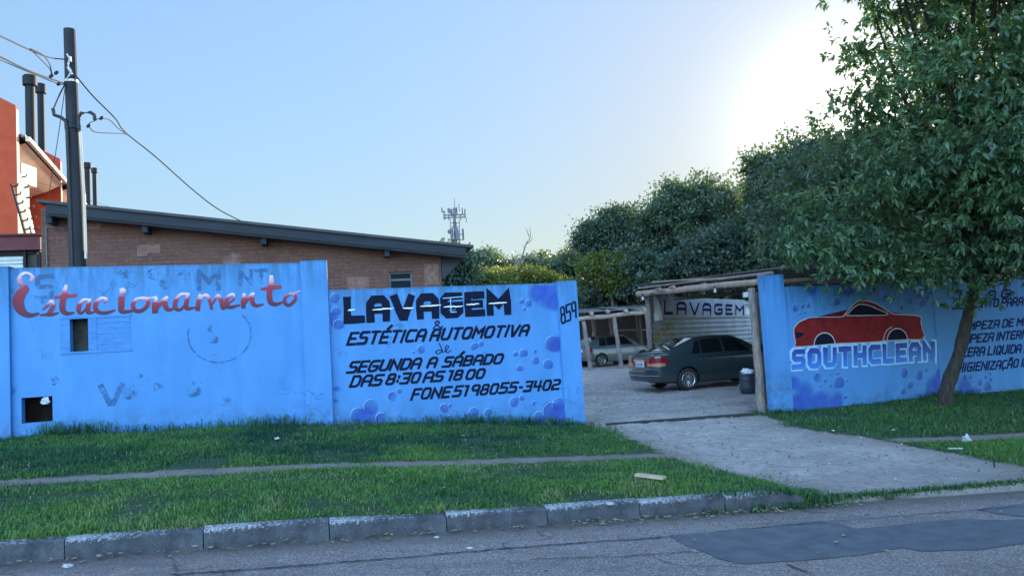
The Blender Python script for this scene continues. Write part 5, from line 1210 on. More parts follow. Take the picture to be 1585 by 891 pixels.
sed = dict(L=4.45, hw=.85, r=.305, arch=.36, wheels=(.98, 3.60), spokes=14,
    x=[0, .05, .18, .45, .9, 1.5, 2.2, 3.0, 3.6, 4.05, 4.32, 4.45], w=[.64, .72, .79, .825, .845, .85, .85, .85, .84, .79, .68, .5],
    zl=[.36, .30, .26, .23, .2, .19, .19, .19, .2, .22, .28, .36], zt=[.92, 1.005, 1.02, 1.03, 1.02, .97, .955, .955, .94, .84, .74, .64],
    gx=[.46, .95, 1.35, 1.62, 2.1, 2.6, 3.05, 3.55], gb=[.74, .80, .815, .825, .825, .82, .80, .74], gr=[.60, .58, .565, .56, .56, .56, .60, .68],
    gzb=[1.0, .96, .945, .94, .94, .94, .94, .92], gzr=[1.045, 1.235, 1.375, 1.42, 1.44, 1.415, 1.23, .955],
    glass=[(1.12, 1.42, .22, .06), (1.46, 2.12, .06, .02), (2.20, 3.10, .02, -.42)], rear=(.52, 1.36), front=(2.70, 3.48))
pc_ = gp(1019, 609)
car, xf, side, roof, ring = make_car('parked_sedan', 'dark grey-green four-door sedan parked tail-out under the LAVAGEM shed', Vector((pc_.x, pc_.y, gz(pc_.x, pc_.y))), math.radians(70), sed, M_sedan)
def strip(pts, name, mat, par, wid=None): 
    m = MB(); n_ = len(pts) // 2; m.add(pts, [(2 * i, 2 * i + 1, 2 * i + 3, 2 * i + 2) for i in range(n_ - 1)]); o = m.build(name, mat, par, xf=xf); md = o.modifiers.new('t', 'SOLIDIFY'); md.thickness = .012; md.offset = 0; return o
def bw(x): return interp(sed['x'], sed['w'], x)
for sg in (-1, 1):                       # tail lamps wrap round the corner: red above, smoky below
    for (z0, z1, mt, nm) in ((.795, .93, M_tail, 'taillight'), (.70, .79, M_amber, 'taillight')):
        P = []
        for x, y in ((-.018, .40), (-.012, .52), (.0, .64), (.055, bw(.05) + .006), (.17, bw(.17) + .008), (.30, bw(.30) + .009), (.42 if z0 > .75 else .24, bw(.42) + .006)):
            lo, hi = z0, z1 
            if x > .35: lo, hi = (z0 + .03, z0 + .05)
            P += [(x, sg * y, lo), (x, sg * y, hi)]
        strip(P, nm, mt, car)
m = MB(); m.box((-.020, 0, .86), .03, .62, .035); m.build('chrome_garnish', M_chrome, car, xf=xf, bevel=.006)
m = MB(); m.box((-.012, 0, .76), .02, .44, .15); pl_ = m.build('number_plate', M_plate, car, xf=xf, bevel=.004)
m = MB()
for k, (y, w_, hh) in enumerate(((.14, .035, .07), (.09, .03, .07), (.045, .028, .07), (-.02, .03, .07), (-.065, .025, .07), (-.11, .03, .07), (-.15, .02, .07))): m.box((-.0235, y, .752), .004, w_, hh)
m.build('plate_marks', simple('worn_plate_ink', (.16, .17, .22), .6, .3, 30, 0), pl_, xf=xf)
P = []
for y in np.linspace(-.8, .8, 17): 
    x = -.065 + .14 * (abs(y) / .8) ** 3; P += [(x, y, .50), (x, y, .655)]
P2 = []
for y in np.linspace(-.84, .84, 17):
    x = -.07 + .16 * (abs(y) / .84) ** 3.5; P2.append((x, y))
m = MB(); vs = []
for x, y in P2: vs += [(x + .10, y * .99, .68), (x, y, .662), (x - .012, y, .56), (x - .004, y, .42), (x + .05, y * .99, .30)]
m.add(vs, [(5 * i + k, 5 * i + k + 1, 5 * i + k + 6, 5 * i + k + 5) for i in range(16) for k in range(4)]); bp = m.build('rear_bumper', M_sedan, car, xf=xf, smooth=True)
m = MB(); vs = []
for x, y in P2: vs += [(x - .014, y, .450), (x - .016, y, .47)]
m.add(vs, [(2 * i, 2 * i + 1, 2 * i + 3, 2 * i + 2) for i in range(16)]); o = m.build('bumper_trim', M_chrome, bp, xf=xf); md = o.modifiers.new('t', 'SOLIDIFY'); md.thickness = .01; md.offset = 0
for x in (1.38, 2.30):
    m = MB(); m.bar((x, -(bw(x) + .012), .80), (x + .17, -(bw(x) + .012), .805), .025, .03); m.build('door_handle', M_chrome if x < 2 else M_sedan, car, xf=xf, bevel=.008)
    m = MB(); m.bar((x, (bw(x) + .012), .80), (x + .17, (bw(x) + .012), .805), .025, .03); m.build('door_handle', M_sedan, car, xf=xf, bevel=.008)
for sg in (-1, 1):
    m = MB(); m.box((3.02, sg * .95, .985), .10, .19, .13); m.build('mirror', M_sedan, car, xf=xf, bevel=.03)
    m = MB(); 
    for (xa, xb) in ((1.40, 1.40), (2.17, 2.17)): m.bar((xa, sg * (bw(xa) * .998 + .0), .40), (xb, sg * (bw(xb) * .985 + .004), .88), .012, .006)
    m.bar((1.2, sg * (bw(1.2) + .004), .46), (3.2, sg * (bw(3.2) + .004), .46), .02, .035); m.build('side_trim', M_trim, car, xf=xf)
m = MB(); m.tube([(.12, -.5, .25), (-.04, -.5, .245)], .03, 10); m.build('exhaust', M_rim, car, xf=xf)
m = MB(); m.bar((.28, 0.02, 1.03), (.26, -.0, 1.045), .9, .02); m.build('boot_lip', M_sedan, car, xf=xf, bevel=.006)

M_hatch, n, l, b = newmat('silver_car_paint'); b.inputs['Base Color'].default_value = rgb((.11, .135, .145)); b.inputs['Metallic'].default_value = .4; b.inputs['Roughness'].default_value = .3; b.inputs['Coat Weight'].default_value = .6
hat = dict(L=3.95, hw=.84, r=.31, arch=.37, wheels=(.66, 3.12), spokes=6,
    x=[0, .05, .2, .5, 1.0, 1.8, 2.6, 3.2, 3.6, 3.85, 3.95], w=[.68, .75, .80, .825, .84, .84, .84, .83, .78, .68, .5],
    zl=[.36, .32, .28, .24, .2, .2, .2, .2, .22, .28, .36], zt=[.90, .96, .97, .965, .955, .95, .95, .93, .86, .76, .66],
    gx=[.10, .35, .62, 1.1, 1.7, 2.2, 2.65, 3.1], gb=[.74, .79, .81, .815, .82, .82, .79, .74], gr=[.62, .585, .575, .57, .57, .57, .6, .66],
    gzb=[.94, .94, .94, .94, .94, .94, .94, .92], gzr=[1.0, 1.25, 1.42, 1.47, 1.48, 1.44, 1.25, .95],
    glass=[(.55, .98, .12, .03), (1.02, 1.62, .03, .02), (1.70, 2.62, .02, -.42)], rear=(.13, .56), front=(2.28, 3.0))
ph = gp(915, 569)
car2, xf, side, roof, ring = make_car('parked_hatchback', 'pale silver hatchback parked tail-out under the low carport', Vector((ph.x, ph.y, gz(ph.x, ph.y))), math.radians(62), hat, M_hatch)
bw2 = lambda x: interp(hat['x'], hat['w'], x)
for sg in (-1, 1):
    P = []
    for x, y in ((-.012, .56), (.0, .66), (.055, bw2(.05) + .008), (.18, bw2(.18) + .008)): P += [(x, sg * y, .74), (x, sg * y, .94)]
    strip(P, 'taillight', M_tail, car2)
m = MB(); vs = []
for y in np.linspace(-.82, .82, 15):
    x = -.06 + .15 * (abs(y) / .82) ** 3.5; vs += [(x + .1, y, .66), (x, y, .64), (x - .01, y, .5), (x + .04, y, .32)]
m.add(vs, [(4 * i + k, 4 * i + k + 1, 4 * i + k + 5, 4 * i + k + 4) for i in range(14) for k in range(3)]); m.build('rear_bumper', M_hatch, car2, xf=xf, smooth=True)
m = MB(); m.box((-.012, 0, .80), .02, .42, .13); m.build('number_plate', M_plate, car2, xf=xf)

# ================================================================== YARD AND VERGE SMALL THINGS
pbn = gp(1158, 609); pbn = Vector((pbn.x, pbn.y, gz(pbn.x, pbn.y))); dB = pbn.y
rB = 11.5 / FPX * dB; hB = 31 / FPX * dB
M_bin = simple('dark_blue_plastic_drum', (.030, .045, .065), .55, .25, 5, .1)
tb = thing('trash_bin', pbn, 'dark blue plastic drum bin beside the sedan and the gate post', 'trash bin')
m = MB(); m.lathe([(0, .02), (rB * .90, .0), (rB * .95, hB * .3), (rB * 1.0, hB * .34), (rB * .97, hB * .38), (rB * 1.0, hB * .7), (rB * 1.04, hB * .74), (rB * 1.0, hB * .78), (rB * 1.0, hB * .97), (rB * 1.05, hB), (rB * .93, hB), (rB * .88, hB * .4), (0, hB * .38)], pbn, (0, 0, 1), 28); m.build('drum', M_bin, tb, smooth=True)
def crumple(name, p, r, h, mat, lab, cat, group=None, seed=0, sq=(1, 1)):
    rr = random.Random(seed); bm = bmesh.new(); bmesh.ops.create_icosphere(bm, subdivisions=3, radius=1)
    ph_ = [rr.uniform(0, 6) for _ in range(9)]
    for v in bm.verts:
        c = v.co; f = 1 + .22 * math.sin(5 * c.x + ph_[0]) * math.sin(4 * c.y + ph_[1]) + .18 * math.sin(8 * c.z + ph_[2] + 3 * c.x) + rr.uniform(-.10, .10)
        v.co = Vector((c.x * r * sq[0] * f, c.y * r * sq[1] * f, max(-.15, c.z * f + .35) * h * .7))
    me = bpy.data.meshes.new(name); bm.to_mesh(me); bm.free(); me.materials.append(mat); o = bpy.data.objects.new(name, me); C.objects.link(o); o.location = p; BASE[o] = Vector(p); return tag(o, lab, cat, group)
M_paper = simple('white_paper', (.44, .46, .47), .8, .1, 10, .1)
crumple('plastic_bag', pbn + Vector((.02, 0, hB - .03)), rB * .8, .16, simple('white_plastic_bag', (.72, .76, .80), .45, .08, 8, .1), 'crumpled white plastic bag on top of the blue drum bin', 'plastic bag', None, 3)
a, b3 = gp(1140, 606), at(1147, 592, dB - .02); a = Vector((a.x, a.y, gz(a.x, a.y) + .01)); m = MB(); m.bar(a, b3, .03, .02); tag(m.build('stick', simple('pale_wood_stick', (.55, .48, .42), .7, .2, 5, .1), base=a), 'short pale stick leaning against the blue drum bin', 'stick')
p = gp(1184, 612); p = Vector((p.x, p.y, gz(p.x, p.y))); p = at(1185, 622, 17.5); p.z = gz(p.x, p.y); bk = thing('bucket', p, 'pale bucket standing behind the steel gate leaf', 'bucket')
m = MB(); m.lathe([(0, .01), (.11, 0), (.145, .34), (.155, .34), (.15, .36), (.135, .34), (.10, .03)], p, (0, 0, 1), 20); m.build('pail', simple('pale_grey_plastic', (.40, .43, .46), .6, .1, 5, 0), bk, smooth=True)
m = MB(); m.tube([p + Vector((.15 * math.cos(t_), 0, .34 + .12 * math.sin(t_))) for t_ in np.linspace(0, math.pi, 10)], .006, 5); m.build('handle', M_steel, bk)
def ground_pt(px, py, lift=0.0): p = gp(px, py); return Vector((p.x, p.y, gz(p.x, p.y) + lift))
litter = [((340, 677), .035, 'small white paper scrap in the dark grass below the tall wall'), ((429, 682), .07, 'flat pale paper scrap in the grass right of the smaller one'), ((717, 677), .04, 'white paper scrap in the grass below the phone number'), ((946, 803), .06, 'crumpled white paper on the road by the kerb'), ((104, 877), .06, 'crumpled white paper on the asphalt at the lower left'),
          ((676, 832), .035, 'tiny white scrap on the asphalt, left one of the two mid-road scraps'), ((727, 849), .04, 'tiny white scrap on the asphalt, lower one mid-road'), ((1383, 668), .04, 'small white scrap on the dark verge right of the driveway'), ((1290, 669), .045, 'pale scrap at the driveway edge left of the leaning tree')]
for k, ((x, y), r, lab) in enumerate(litter): crumple('paper_scrap', ground_pt(x, y, .03 if y < 700 else .004), r * .42, r * .35, M_paper, lab, 'litter', 'paper litter', 10 + k, (1.4, .8))
crumple('plastic_bag', ground_pt(1496, 684, .0), .05, .11, M_paper, 'crumpled white plastic bag on the right verge beside the footpath', 'plastic bag', None, 33)
p0, p1 = ground_pt(986, 745, .075), ground_pt(1029, 750, .07); m = MB(); m.bar(p0, p1, .085, .025); tag(m.build('plank', simple('raw_plank', (.46, .34, .24), .8, .25, 4, .2), base=(p0 + p1) / 2), 'short bare plank lying on the grass near the driveway', 'plank')
p0, p1 = ground_pt(178, 664, .06), ground_pt(226, 660, .07); m = MB(); m.bar(p0, p1, .32, .05); tag(m.build('concrete_slab', simple('mossy_slab', (.16, .18, .16), .9, .4, 5, .3), base=(p0 + p1) / 2, bevel=.01), 'flat mossy concrete slab at the foot of the tall blue wall', 'slab')
p0, p1 = ground_pt(1468, 697, .03), ground_pt(1490, 697, .03); m = MB(); m.bar(p0, p1, .02, .02); tag(m.build('stick', M_paper, base=p0), 'thin white stick on the right verge below the plastic bag', 'stick')
q = WP.uz(70, 621); crumple('paper_scrap', WP.P(q[0], q[1] - .03, .0), .07, .10, M_paper, 'white crumpled paper stuck in the dark low wall opening', 'litter', 'paper litter', 44, (1, .5))
p0 = ground_pt(1539, 722, 0); m = MB(); m.bar(p0 - Vector((0, 0, .03)), p0 + Vector((0.005, 0, .10)), .016, .012); tag(m.build('survey_peg', M_peg, base=p0), 'small dark peg standing in the driveway edge at the right', 'peg')

# ================================================================== TREES
def leaf_template(kind):
    if kind == 'near':                   # pointed leaf folded along its midrib
        V = np.array([(0, 0, 0), (.30, .17, .03), (.30, -.17, .03), (.62, .15, .0), (.62, -.15, .0), (1, 0, -.22), (.32, 0, -.02), (.64, 0, -.07)], float)
        F = np.array([(0, 6, 1), (0, 2, 6), (6, 7, 3), (6, 3, 1), (6, 2, 4), (6, 4, 7), (7, 5, 3), (7, 4, 5)]); return V, F
    V = np.array([(0, 0, 0), (.5, .33, .06), (1, 0, -.1), (.5, -.33, .06)], float); F = np.array([(0, 1, 2), (0, 2, 3)]); return V, F
def leaves(P, size, kind, rng, droop=.35, hue=None, outdir=None):
    n_ = len(P); V, F = leaf_template(kind)
    d = rng.normal(size=(n_, 3)); 
    if outdir is not None: d = d * .8 + outdir
    d[:, 2] -= droop; d /= np.linalg.norm(d, axis=1)[:, None]
    up = rng.normal(size=(n_, 3)) * .55 + np.array([0, 0, 1.0]); sd = np.cross(up, d); sd /= np.linalg.norm(sd, axis=1)[:, None] + 1e-9; nn = np.cross(d, sd)
    sz = size * rng.uniform(.6, 1.25, n_)
    X = P[:, None, :] + sz[:, None, None] * (V[None, :, 0, None] * d[:, None, :] + V[None, :, 1, None] * sd[:, None, :] + V[None, :, 2, None] * nn[:, None, :])
    FF_ = (np.arange(n_)[:, None, None] * len(V) + F[None]).reshape(-1, 3)
    r = rng.uniform(0, 1, n_) if hue is None else np.clip(hue + rng.normal(0, .18, n_), 0, 1)
    return X.reshape(-1, 3), FF_, np.repeat(r, len(V))
def crown_points(ells, nclump, per, cr, rng, fill=.45, shoots=0):
    """ells: (centre, (rx, ry, rz)); clumps sit mostly near the surface, uneven, with gaps"""
    vol = np.array([e[1][0] * e[1][1] + e[1][0] * e[1][2] for e in ells]); vol = vol / vol.sum(); P = []; hue = []; OD = []; centres = []
    for k in rng.choice(len(ells), nclump, p=vol):
        c, r = ells[k]; r = np.array(r); v = rng.normal(size=3); v /= np.linalg.norm(v); rad = (1 - fill * rng.uniform() ** 1.4) * rng.uniform(.80, 1.20)
        cc = np.array(c) + v * r * rad; centres.append(cc); m_ = max(3, int(per * rng.uniform(.5, 1.5))); s_ = cr * rng.uniform(.6, 1.4)
        if rng.uniform() < .22: cc = np.array(c) + v * r * rng.uniform(1.0, 1.38); m_ = max(3, int(m_ * .55)); s_ *= .8      # shoots that stick out of the crown
        p = cc + rng.normal(size=(m_, 3)) * s_ * np.array([1, 1, .62])
        if shoots:                       # leaves in rosettes at the shoot tips
            tipsP = p[:max(1, m_ // shoots)]; p = np.repeat(tipsP, shoots, 0)[:m_]; m_ = len(p); p = p + rng.normal(size=p.shape) * .018
        P.append(p); hue.append(np.full(m_, rng.uniform(.1, .9))); OD.append(np.tile(v * .6, (m_, 1)))
    return np.concatenate(P), np.concatenate(hue), np.concatenate(OD), centres
M_bark = simple('rough_bark', (.085, .070, .055), .92, .5, 9, .8, sc=(1, 1, .35), bdist=.03)
M_bark_dark = simple('dark_furrowed_bark', (.035, .030, .024), .95, .7, 14, 1.0, sc=(1, 1, .3), bdist=.04)
M_bark2 = simple('grey_bark', (.14, .125, .11), .92, .4, 8, .6, sc=(1, 1, .35), bdist=.02)
LF = {'front': leafmat('broad_dark_leaves', (.050, .116, .076), (.126, .218, .094), (.16, .28, .06), .36),
      'mid': leafmat('mixed_green_leaves', (.046, .090, .082), (.098, .160, .100), (.20, .28, .06), .42),
      'dark': leafmat('dark_dense_leaves', (.036, .074, .072), (.076, .130, .100), (.15, .22, .06), .4),
      'bright': leafmat('yellow_green_leaves', (.045, .085, .020), (.115, .155, .030), (.30, .34, .05), .45)}
def ell(px, py, rx, ry, Y, depth=None):
    c = at(px, py, Y); k = Y / FPX; return (tuple(c), (rx * k, (depth or rx) * k, ry * k))
def tree(name, label, base, ells, leaf, nclump, per, cr, size, kind, seed, trunk=None, tr=.15, group=None, limbs=6, fill=.45, bark=None, droop=.35, cat='tree'):
    rng = np.random.default_rng(seed); o = thing(name, base, label, cat, group)
    P, hue, OD, cen = crown_points(ells, nclump, per, cr, rng, fill, 7 if kind == 'near' else 0)
    V, F, R = leaves(P, size, kind, rng, droop, hue, OD); npmesh('crown', V, F, leaf, o, rnd=R)
    m = MB(); tp = trunk or [Vector(base) - Vector((0, 0, .2)), Vector(base).lerp(Vector(ells[0][0]), .5), Vector(ells[0][0])]
    tp = [Vector(p) for p in tp]; P2 = [Vector(q) for q in smooth_line([tuple(p) for p in tp], 6)]; nn_ = len(P2)
    m.tube(P2, [tr * (1 - .65 * (i / (nn_ - 1)) ** .8) * random.uniform(.93, 1.08) * (1.35 if i == 0 else 1.12 if i == 1 else 1) for i in range(nn_)], 10)
    m.build('trunk', bark or M_bark, o, smooth=True)
    if limbs:
        m = MB(); sel = rng.choice(len(cen), min(limbs, len(cen)), replace=False)
        for k in sel:
            i0 = int(nn_ * rng.uniform(.55, .98)); i0 = min(i0, nn_ - 1); a = P2[i0]; b_ = Vector(cen[k]); mid = a.lerp(b_, .5) + Vector((rng.normal() * .1, rng.normal() * .1, .12 * (b_ - a).length))
            q = [Vector(z) for z in smooth_line([tuple(a), tuple(mid), tuple(b_)], 4)]; m.tube(q, [tr * .36 * (1 - .85 * j / (len(q) - 1)) for j in range(len(q))], 6)
        m.build('limbs', bark or M_bark, o, smooth=True)
    return o
# --- the leaning street tree in front of the right wall
g0 = gp(1463, 628); Y0 = g0.y; b0 = Vector((g0.x, g0.y, gz(g0.x, g0.y)))
trk = [b0 - Vector((.02, 0, .1)), at(1466, 600, Y0), at(1485, 545, Y0 + .05), at(1500, 480, Y0 + .1), at(1518, 420, Y0 + .1), at(1528, 340, Y0), at(1500, 240, Y0 - .2)]
YT = Y0 - .1
front = [ell(1500, 130, 150, 140, YT, 140), ell(1420, 200, 130, 100, YT + .2, 110), ell(1540, 300, 150, 120, YT - .4, 110), ell(1400, 310, 130, 85, YT - .2, 90), ell(1660, 200, 150, 170, YT, 140), ell(1340, 160, 55, 45, YT + .3, 45), ell(1290, 330, 75, 60, YT - .1, 60), ell(1230, 372, 42, 30, YT, 35),
         ell(1480, 400, 110, 42, YT - .6, 60), ell(1370, 395, 90, 36, YT - .3, 50), ell(1500, 448, 32, 24, YT - .4, 28), ell(1430, 60, 80, 55, YT + .4, 70), ell(1360, 20, 26, 22, YT + .4, 25), ell(1330, 95, 40, 35, YT + .4, 30), ell(1580, 425, 60, 28, YT - .5, 40), ell(1560, 10, 130, 60, YT, 100),
         ell(1260, 395, 60, 24, YT - .2, 45), ell(1330, 412, 60, 24, YT - .5, 45), ell(1430, 425, 60, 22, YT - .7, 45), ell(1520, -40, 170, 90, YT - .8, 150), ell(1420, -20, 80, 50, YT - .2, 80), ell(1540, 120, 150, 130, YT - 2.2, 120), ell(1600, 260, 120, 110, YT - 2.2, 110), ell(1480, 250, 120, 100, YT - 1.6, 90), ell(1720, 120, 150, 150, YT - 1.0, 140), ell(1620, 380, 90, 50, YT - 1.6, 80),
         ((9.8, 11.2, 8.2), (2.0, 1.6, 1.2)), ((12.2, 11.0, 6.8), (1.8, 1.8, 1.8)), ((7.6, 12.6, 8.6), (1.6, 1.6, 1.1)), ((13.6, 13.0, 4.8), (1.8, 1.8, 1.8)), ((11.4, 8.8, 7.8), (1.8, 1.6, 1.4)), ((14.2, 10.4, 5.4), (1.8, 1.8, 1.8))]  # unseen crown lumps outside the view, added to shade the right wall
tree('street_tree', 'large leafy street tree with leaning trunk in front of the red car mural wall', b0, front, LF['front'], 2700, 42, .19, .15, 'near', 5, trk, .165, limbs=90, fill=.75, bark=M_bark_dark)
rg_ = gz(14.2, 11.8)
tree('street_tree', 'added unseen tree right of the frame, shading the mural wall', Vector((14.2, 11.8, rg_)), [((14.2, 11.8, 4.8), (2.9, 2.7, 2.0)), ((13.4, 10.4, 3.6), (2.0, 1.8, 1.3)), ((14.0, 13.2, 3.8), (2.4, 1.4, 1.5))], LF['mid'], 520, 46, .26, .20, 'far', 77, [Vector((14.2, 11.8, rg_ - .2)), Vector((14.1, 11.8, 2)), Vector((14.2, 11.8, 4.5))], .2, limbs=20, fill=.8, bark=M_bark_dark)  # out-of-view tree, added only to darken the right wall
for k, (x_, y_, lab) in enumerate(((7.2, -3.6, 'added unseen low tree behind the viewer, shading the mural wall'), (12.6, -1.2, 'added unseen low tree behind the viewer, farther right, shading the mural wall'))):  # two unseen trees added behind the camera to shade the right wall
    z_ = gz(x_, y_)
    tree('street_tree', lab, Vector((x_, y_, z_)), [((x_, y_, 4.3), (3.6, 3.0, 2.0)), ((x_ + .8, y_ - .5, 3.2), (3.0, 2.6, 1.5))], LF['mid'], 420, 46, .34, .26, 'far', 88 + k, [Vector((x_, y_, z_ - .2)), Vector((x_ + .1, y_, 2.4)), Vector((x_, y_, 4.5))], .2, limbs=14, fill=.8, bark=M_bark_dark)
# --- tree in the yard just behind the right wall
gY = 18.2; tb_ = at(1312, 470, gY); tb_ = Vector((tb_.x, tb_.y, -.2))
tree('yard_tree', 'tree behind the SOUTHCLEAN wall with thick straight trunk showing above it', tb_, [ell(1290, 300, 95, 75, 19.5, 70), ell(1230, 335, 60, 48, 19.2, 55), ell(1330, 280, 80, 80, 20, 70), ell(1200, 385, 38, 26, 18.6, 30), ell(1280, 380, 70, 38, 18.6, 50), ell(1390, 330, 90, 80, 20, 70)], LF['mid'], 640, 52, .21, .15, 'near', 8,
     [tb_, at(1311, 440, gY), at(1312, 400, gY), at(1305, 330, 19)], .16, limbs=20, bark=M_bark2, fill=.7)
# --- the belt of trees and bushes behind the yard
BG = [('dense dark tree added far back to block low sun, mostly hidden by nearer crowns', 'dark', [ell(1275, 330, 75, 85, 46), ell(1200, 370, 70, 70, 46), ell(1350, 340, 70, 80, 46)], 46, 420, 50, .5, .44),  # this first tree is added to keep stray sun off the driveway
      ('dark round tree nearest the corner of the brick warehouse', 'dark', [ell(702, 415, 26, 26, 27), ell(690, 440, 22, 30, 27)], 27, 130, 42, .22, .20),
      ('grey-green feathery bush tree right of the warehouse corner', 'mid', [ell(752, 415, 34, 26, 46), ell(735, 432, 30, 22, 46)], 46, 150, 40, .34, .28),
      ('bright yellow-green bush above the middle of the low wall', 'bright', [ell(735, 432, 30, 14, 36), ell(770, 436, 26, 12, 36), ell(710, 440, 20, 10, 36)], 36, 120, 40, .22, .20),
      ('yellow-green bush below the bare tree', 'bright', [ell(815, 433, 36, 16, 38), ell(780, 428, 22, 12, 39), ell(850, 438, 30, 12, 38)], 38, 140, 40, .24, .20),
      ('mid green hedge-like tree between the bare tree and the dark crowns', 'mid', [ell(845, 420, 42, 22, 48), ell(805, 420, 34, 16, 48), ell(882, 415, 28, 22, 47)], 48, 190, 40, .34, .28),
      ('small pale green tree left of the dark round crown', 'mid', [ell(890, 405, 22, 18, 52), ell(870, 412, 22, 14, 52)], 52, 90, 40, .34, .28),
      ('dark round-crowned tree standing clear against the sky left of the big crowns', 'dark', [ell(938, 365, 36, 36, 41), ell(955, 345, 24, 22, 41), ell(915, 372, 22, 22, 41)], 41, 260, 44, .30, .24),
      ('yellowish tree under the dark round crown', 'bright', [ell(945, 420, 22, 28, 37), ell(925, 412, 22, 14, 38)], 37, 100, 40, .26, .22),  # leaves in the plain yellow-green material
      ('tall broad dome-shaped tree behind the carport', 'mid', [ell(1060, 350, 78, 60, 40), ell(1020, 370, 60, 55, 39.5), ell(1100, 340, 55, 48, 40.5), ell(1075, 310, 50, 26, 40)], 40, 620, 46, .34, .26),
      ('dark thicket tree low behind the carport roof', 'dark', [ell(985, 430, 60, 36, 38), ell(1050, 420, 65, 36, 37), ell(940, 450, 40, 28, 39)], 38, 300, 44, .32, .26),
      ('dark tree directly above the LAVAGEM shed roof', 'dark', [ell(1120, 395, 65, 42, 35), ell(1165, 385, 45, 40, 34)], 35, 300, 44, .30, .26),
      ('loose-leaved tall tree on the right with sky showing through its crown', 'mid', [ell(1195, 310, 45, 62, 34), ell(1225, 280, 45, 60, 33), ell(1180, 265, 26, 28, 34)], 34, 330, 40, .28, .24),
      ('tall dark tree in the background left of the sun glare', 'dark', [ell(1260, 270, 55, 55, 31), ell(1290, 255, 45, 38, 31), ell(1230, 340, 55, 55, 31)], 31, 330, 42, .28, .24),
      ('dark tree far behind the right wall, mostly hidden by the street tree', 'dark', [ell(1360, 280, 80, 90, 34), ell(1430, 300, 80, 100, 36)], 35, 330, 40, .32, .28),
      ('dark tree behind the right wall at the photo edge', 'dark', [ell(1530, 280, 100, 130, 38), ell(1640, 300, 90, 120, 38)], 38, 330, 40, .36, .30)]
for k, (lab, lf, es, Y, nc, per, cr, sz) in enumerate(BG):
    c = es[0][0]; base = Vector((c[0], c[1], -.05))
    tree('background_tree', lab, base, es, LF[lf], int(nc * 1.35), int(per * 1.45), cr * .92, sz * .76, 'far', 100 + k, None, .16, 'trees behind the yard', 8, fill=.6)
for k, (px, py, rx, ry, Y, lab) in enumerate(((900, 475, 60, 45, 47, 'dark low shrub behind the carport beside the 859 pillar'), (985, 475, 70, 45, 46, 'dark low shrub behind the middle of the carport roof'), (1080, 462, 80, 50, 45, 'dark low shrub behind the corrugated shed wall'), (1180, 455, 80, 55, 44, 'dark low shrub behind the shed post and gate'), (1290, 440, 90, 60, 44, 'dark low shrub behind the left half of the car mural wall'), (1420, 430, 100, 65, 44, 'dark low shrub behind the right half of the car mural wall'), (1560, 425, 110, 70, 44, 'dark low shrub behind the right photo edge'))):
    e = ell(px, py, rx, ry, Y, 40); tree('background_shrub', lab, Vector((e[0][0], e[0][1], -.1)), [e, (tuple(Vector(e[0]) - Vector((0, 0, e[1][2] * .8))), e[1])], LF['dark'], 260, 40, .42, .32, 'far', 300 + k, None, .08, 'low shrubs behind the yard', 0, fill=.8, cat='shrub')
# leafless tree
Yb = 44; bb = at(798, 440, Yb); o = thing('bare_tree', Vector((bb.x, bb.y, 0)), 'thin leafless pale tree sticking up above the bushes', 'tree')
m = MB(); b_ = [(800, 412), (796, 400), (794, 395)]
def br_(pix, r0, r1): m.tube([Vector(q) for q in smooth_line([tuple(at(x, y, Yb)) for x, y in pix], 4)], np.linspace(r0, r1, (len(pix) - 1) * 4 + 1), 6)
m.tube([Vector((bb.x, bb.y, -.1)), at(799, 415, Yb), at(801, 406, Yb)], [.12, .09, .07], 8); m.build('trunk', M_bark2, o, smooth=True)
for pix, r0, r1 in (([(801, 408), (808, 397), (812, 385), (815, 376), (821, 366), (820, 352)], .06, .015), ([(814, 378), (822, 372), (824, 366)], .03, .01), ([(819, 366), (816, 358), (814, 353)], .03, .01), ([(803, 406), (812, 400), (820, 395), (827, 392)], .05, .012), ([(818, 397), (823, 390)], .02, .008), ([(800, 408), (796, 400), (797, 396)], .05, .015), ([(812, 386), (809, 378)], .02, .008), ([(799, 412), (794, 404), (794, 398)], .04, .012)):
    m = MB(); br_(pix, r0, r1); m.build('branch', M_bark2, o, smooth=True)

# ================================================================== GRASS, WEEDS, FALLEN LEAVES
gmat, n, l, b = newmat('grass_blades'); out = n['Material Output']
r_ = n.new('ShaderNodeValToRGB'); e = r_.color_ramp.elements; e[0].position = 0; e[0].color = rgb((.014, .075, .042)); e[1].position = .8; e[1].color = rgb((.115, .265, .048)); x_ = e.new(.93); x_.color = rgb((.16, .27, .06)); y_ = e.new(1.0); y_.color = rgb((.30, .30, .16))
l.new(attr(n, 'rnd'), r_.inputs[0]); l.new(r_.outputs[0], b.inputs['Base Color']); b.inputs['Roughness'].default_value = .5; b.inputs['Specular IOR Level'].default_value = .3
t_ = n.new('ShaderNodeBsdfTranslucent'); l.new(r_.outputs[0], t_.inputs[0]); mx = n.new('ShaderNodeMixShader'); mx.inputs[0].default_value = .3; l.new(b.outputs[0], mx.inputs[1]); l.new(t_.outputs[0], mx.inputs[2]); l.new(mx.outputs[0], out.inputs[0])
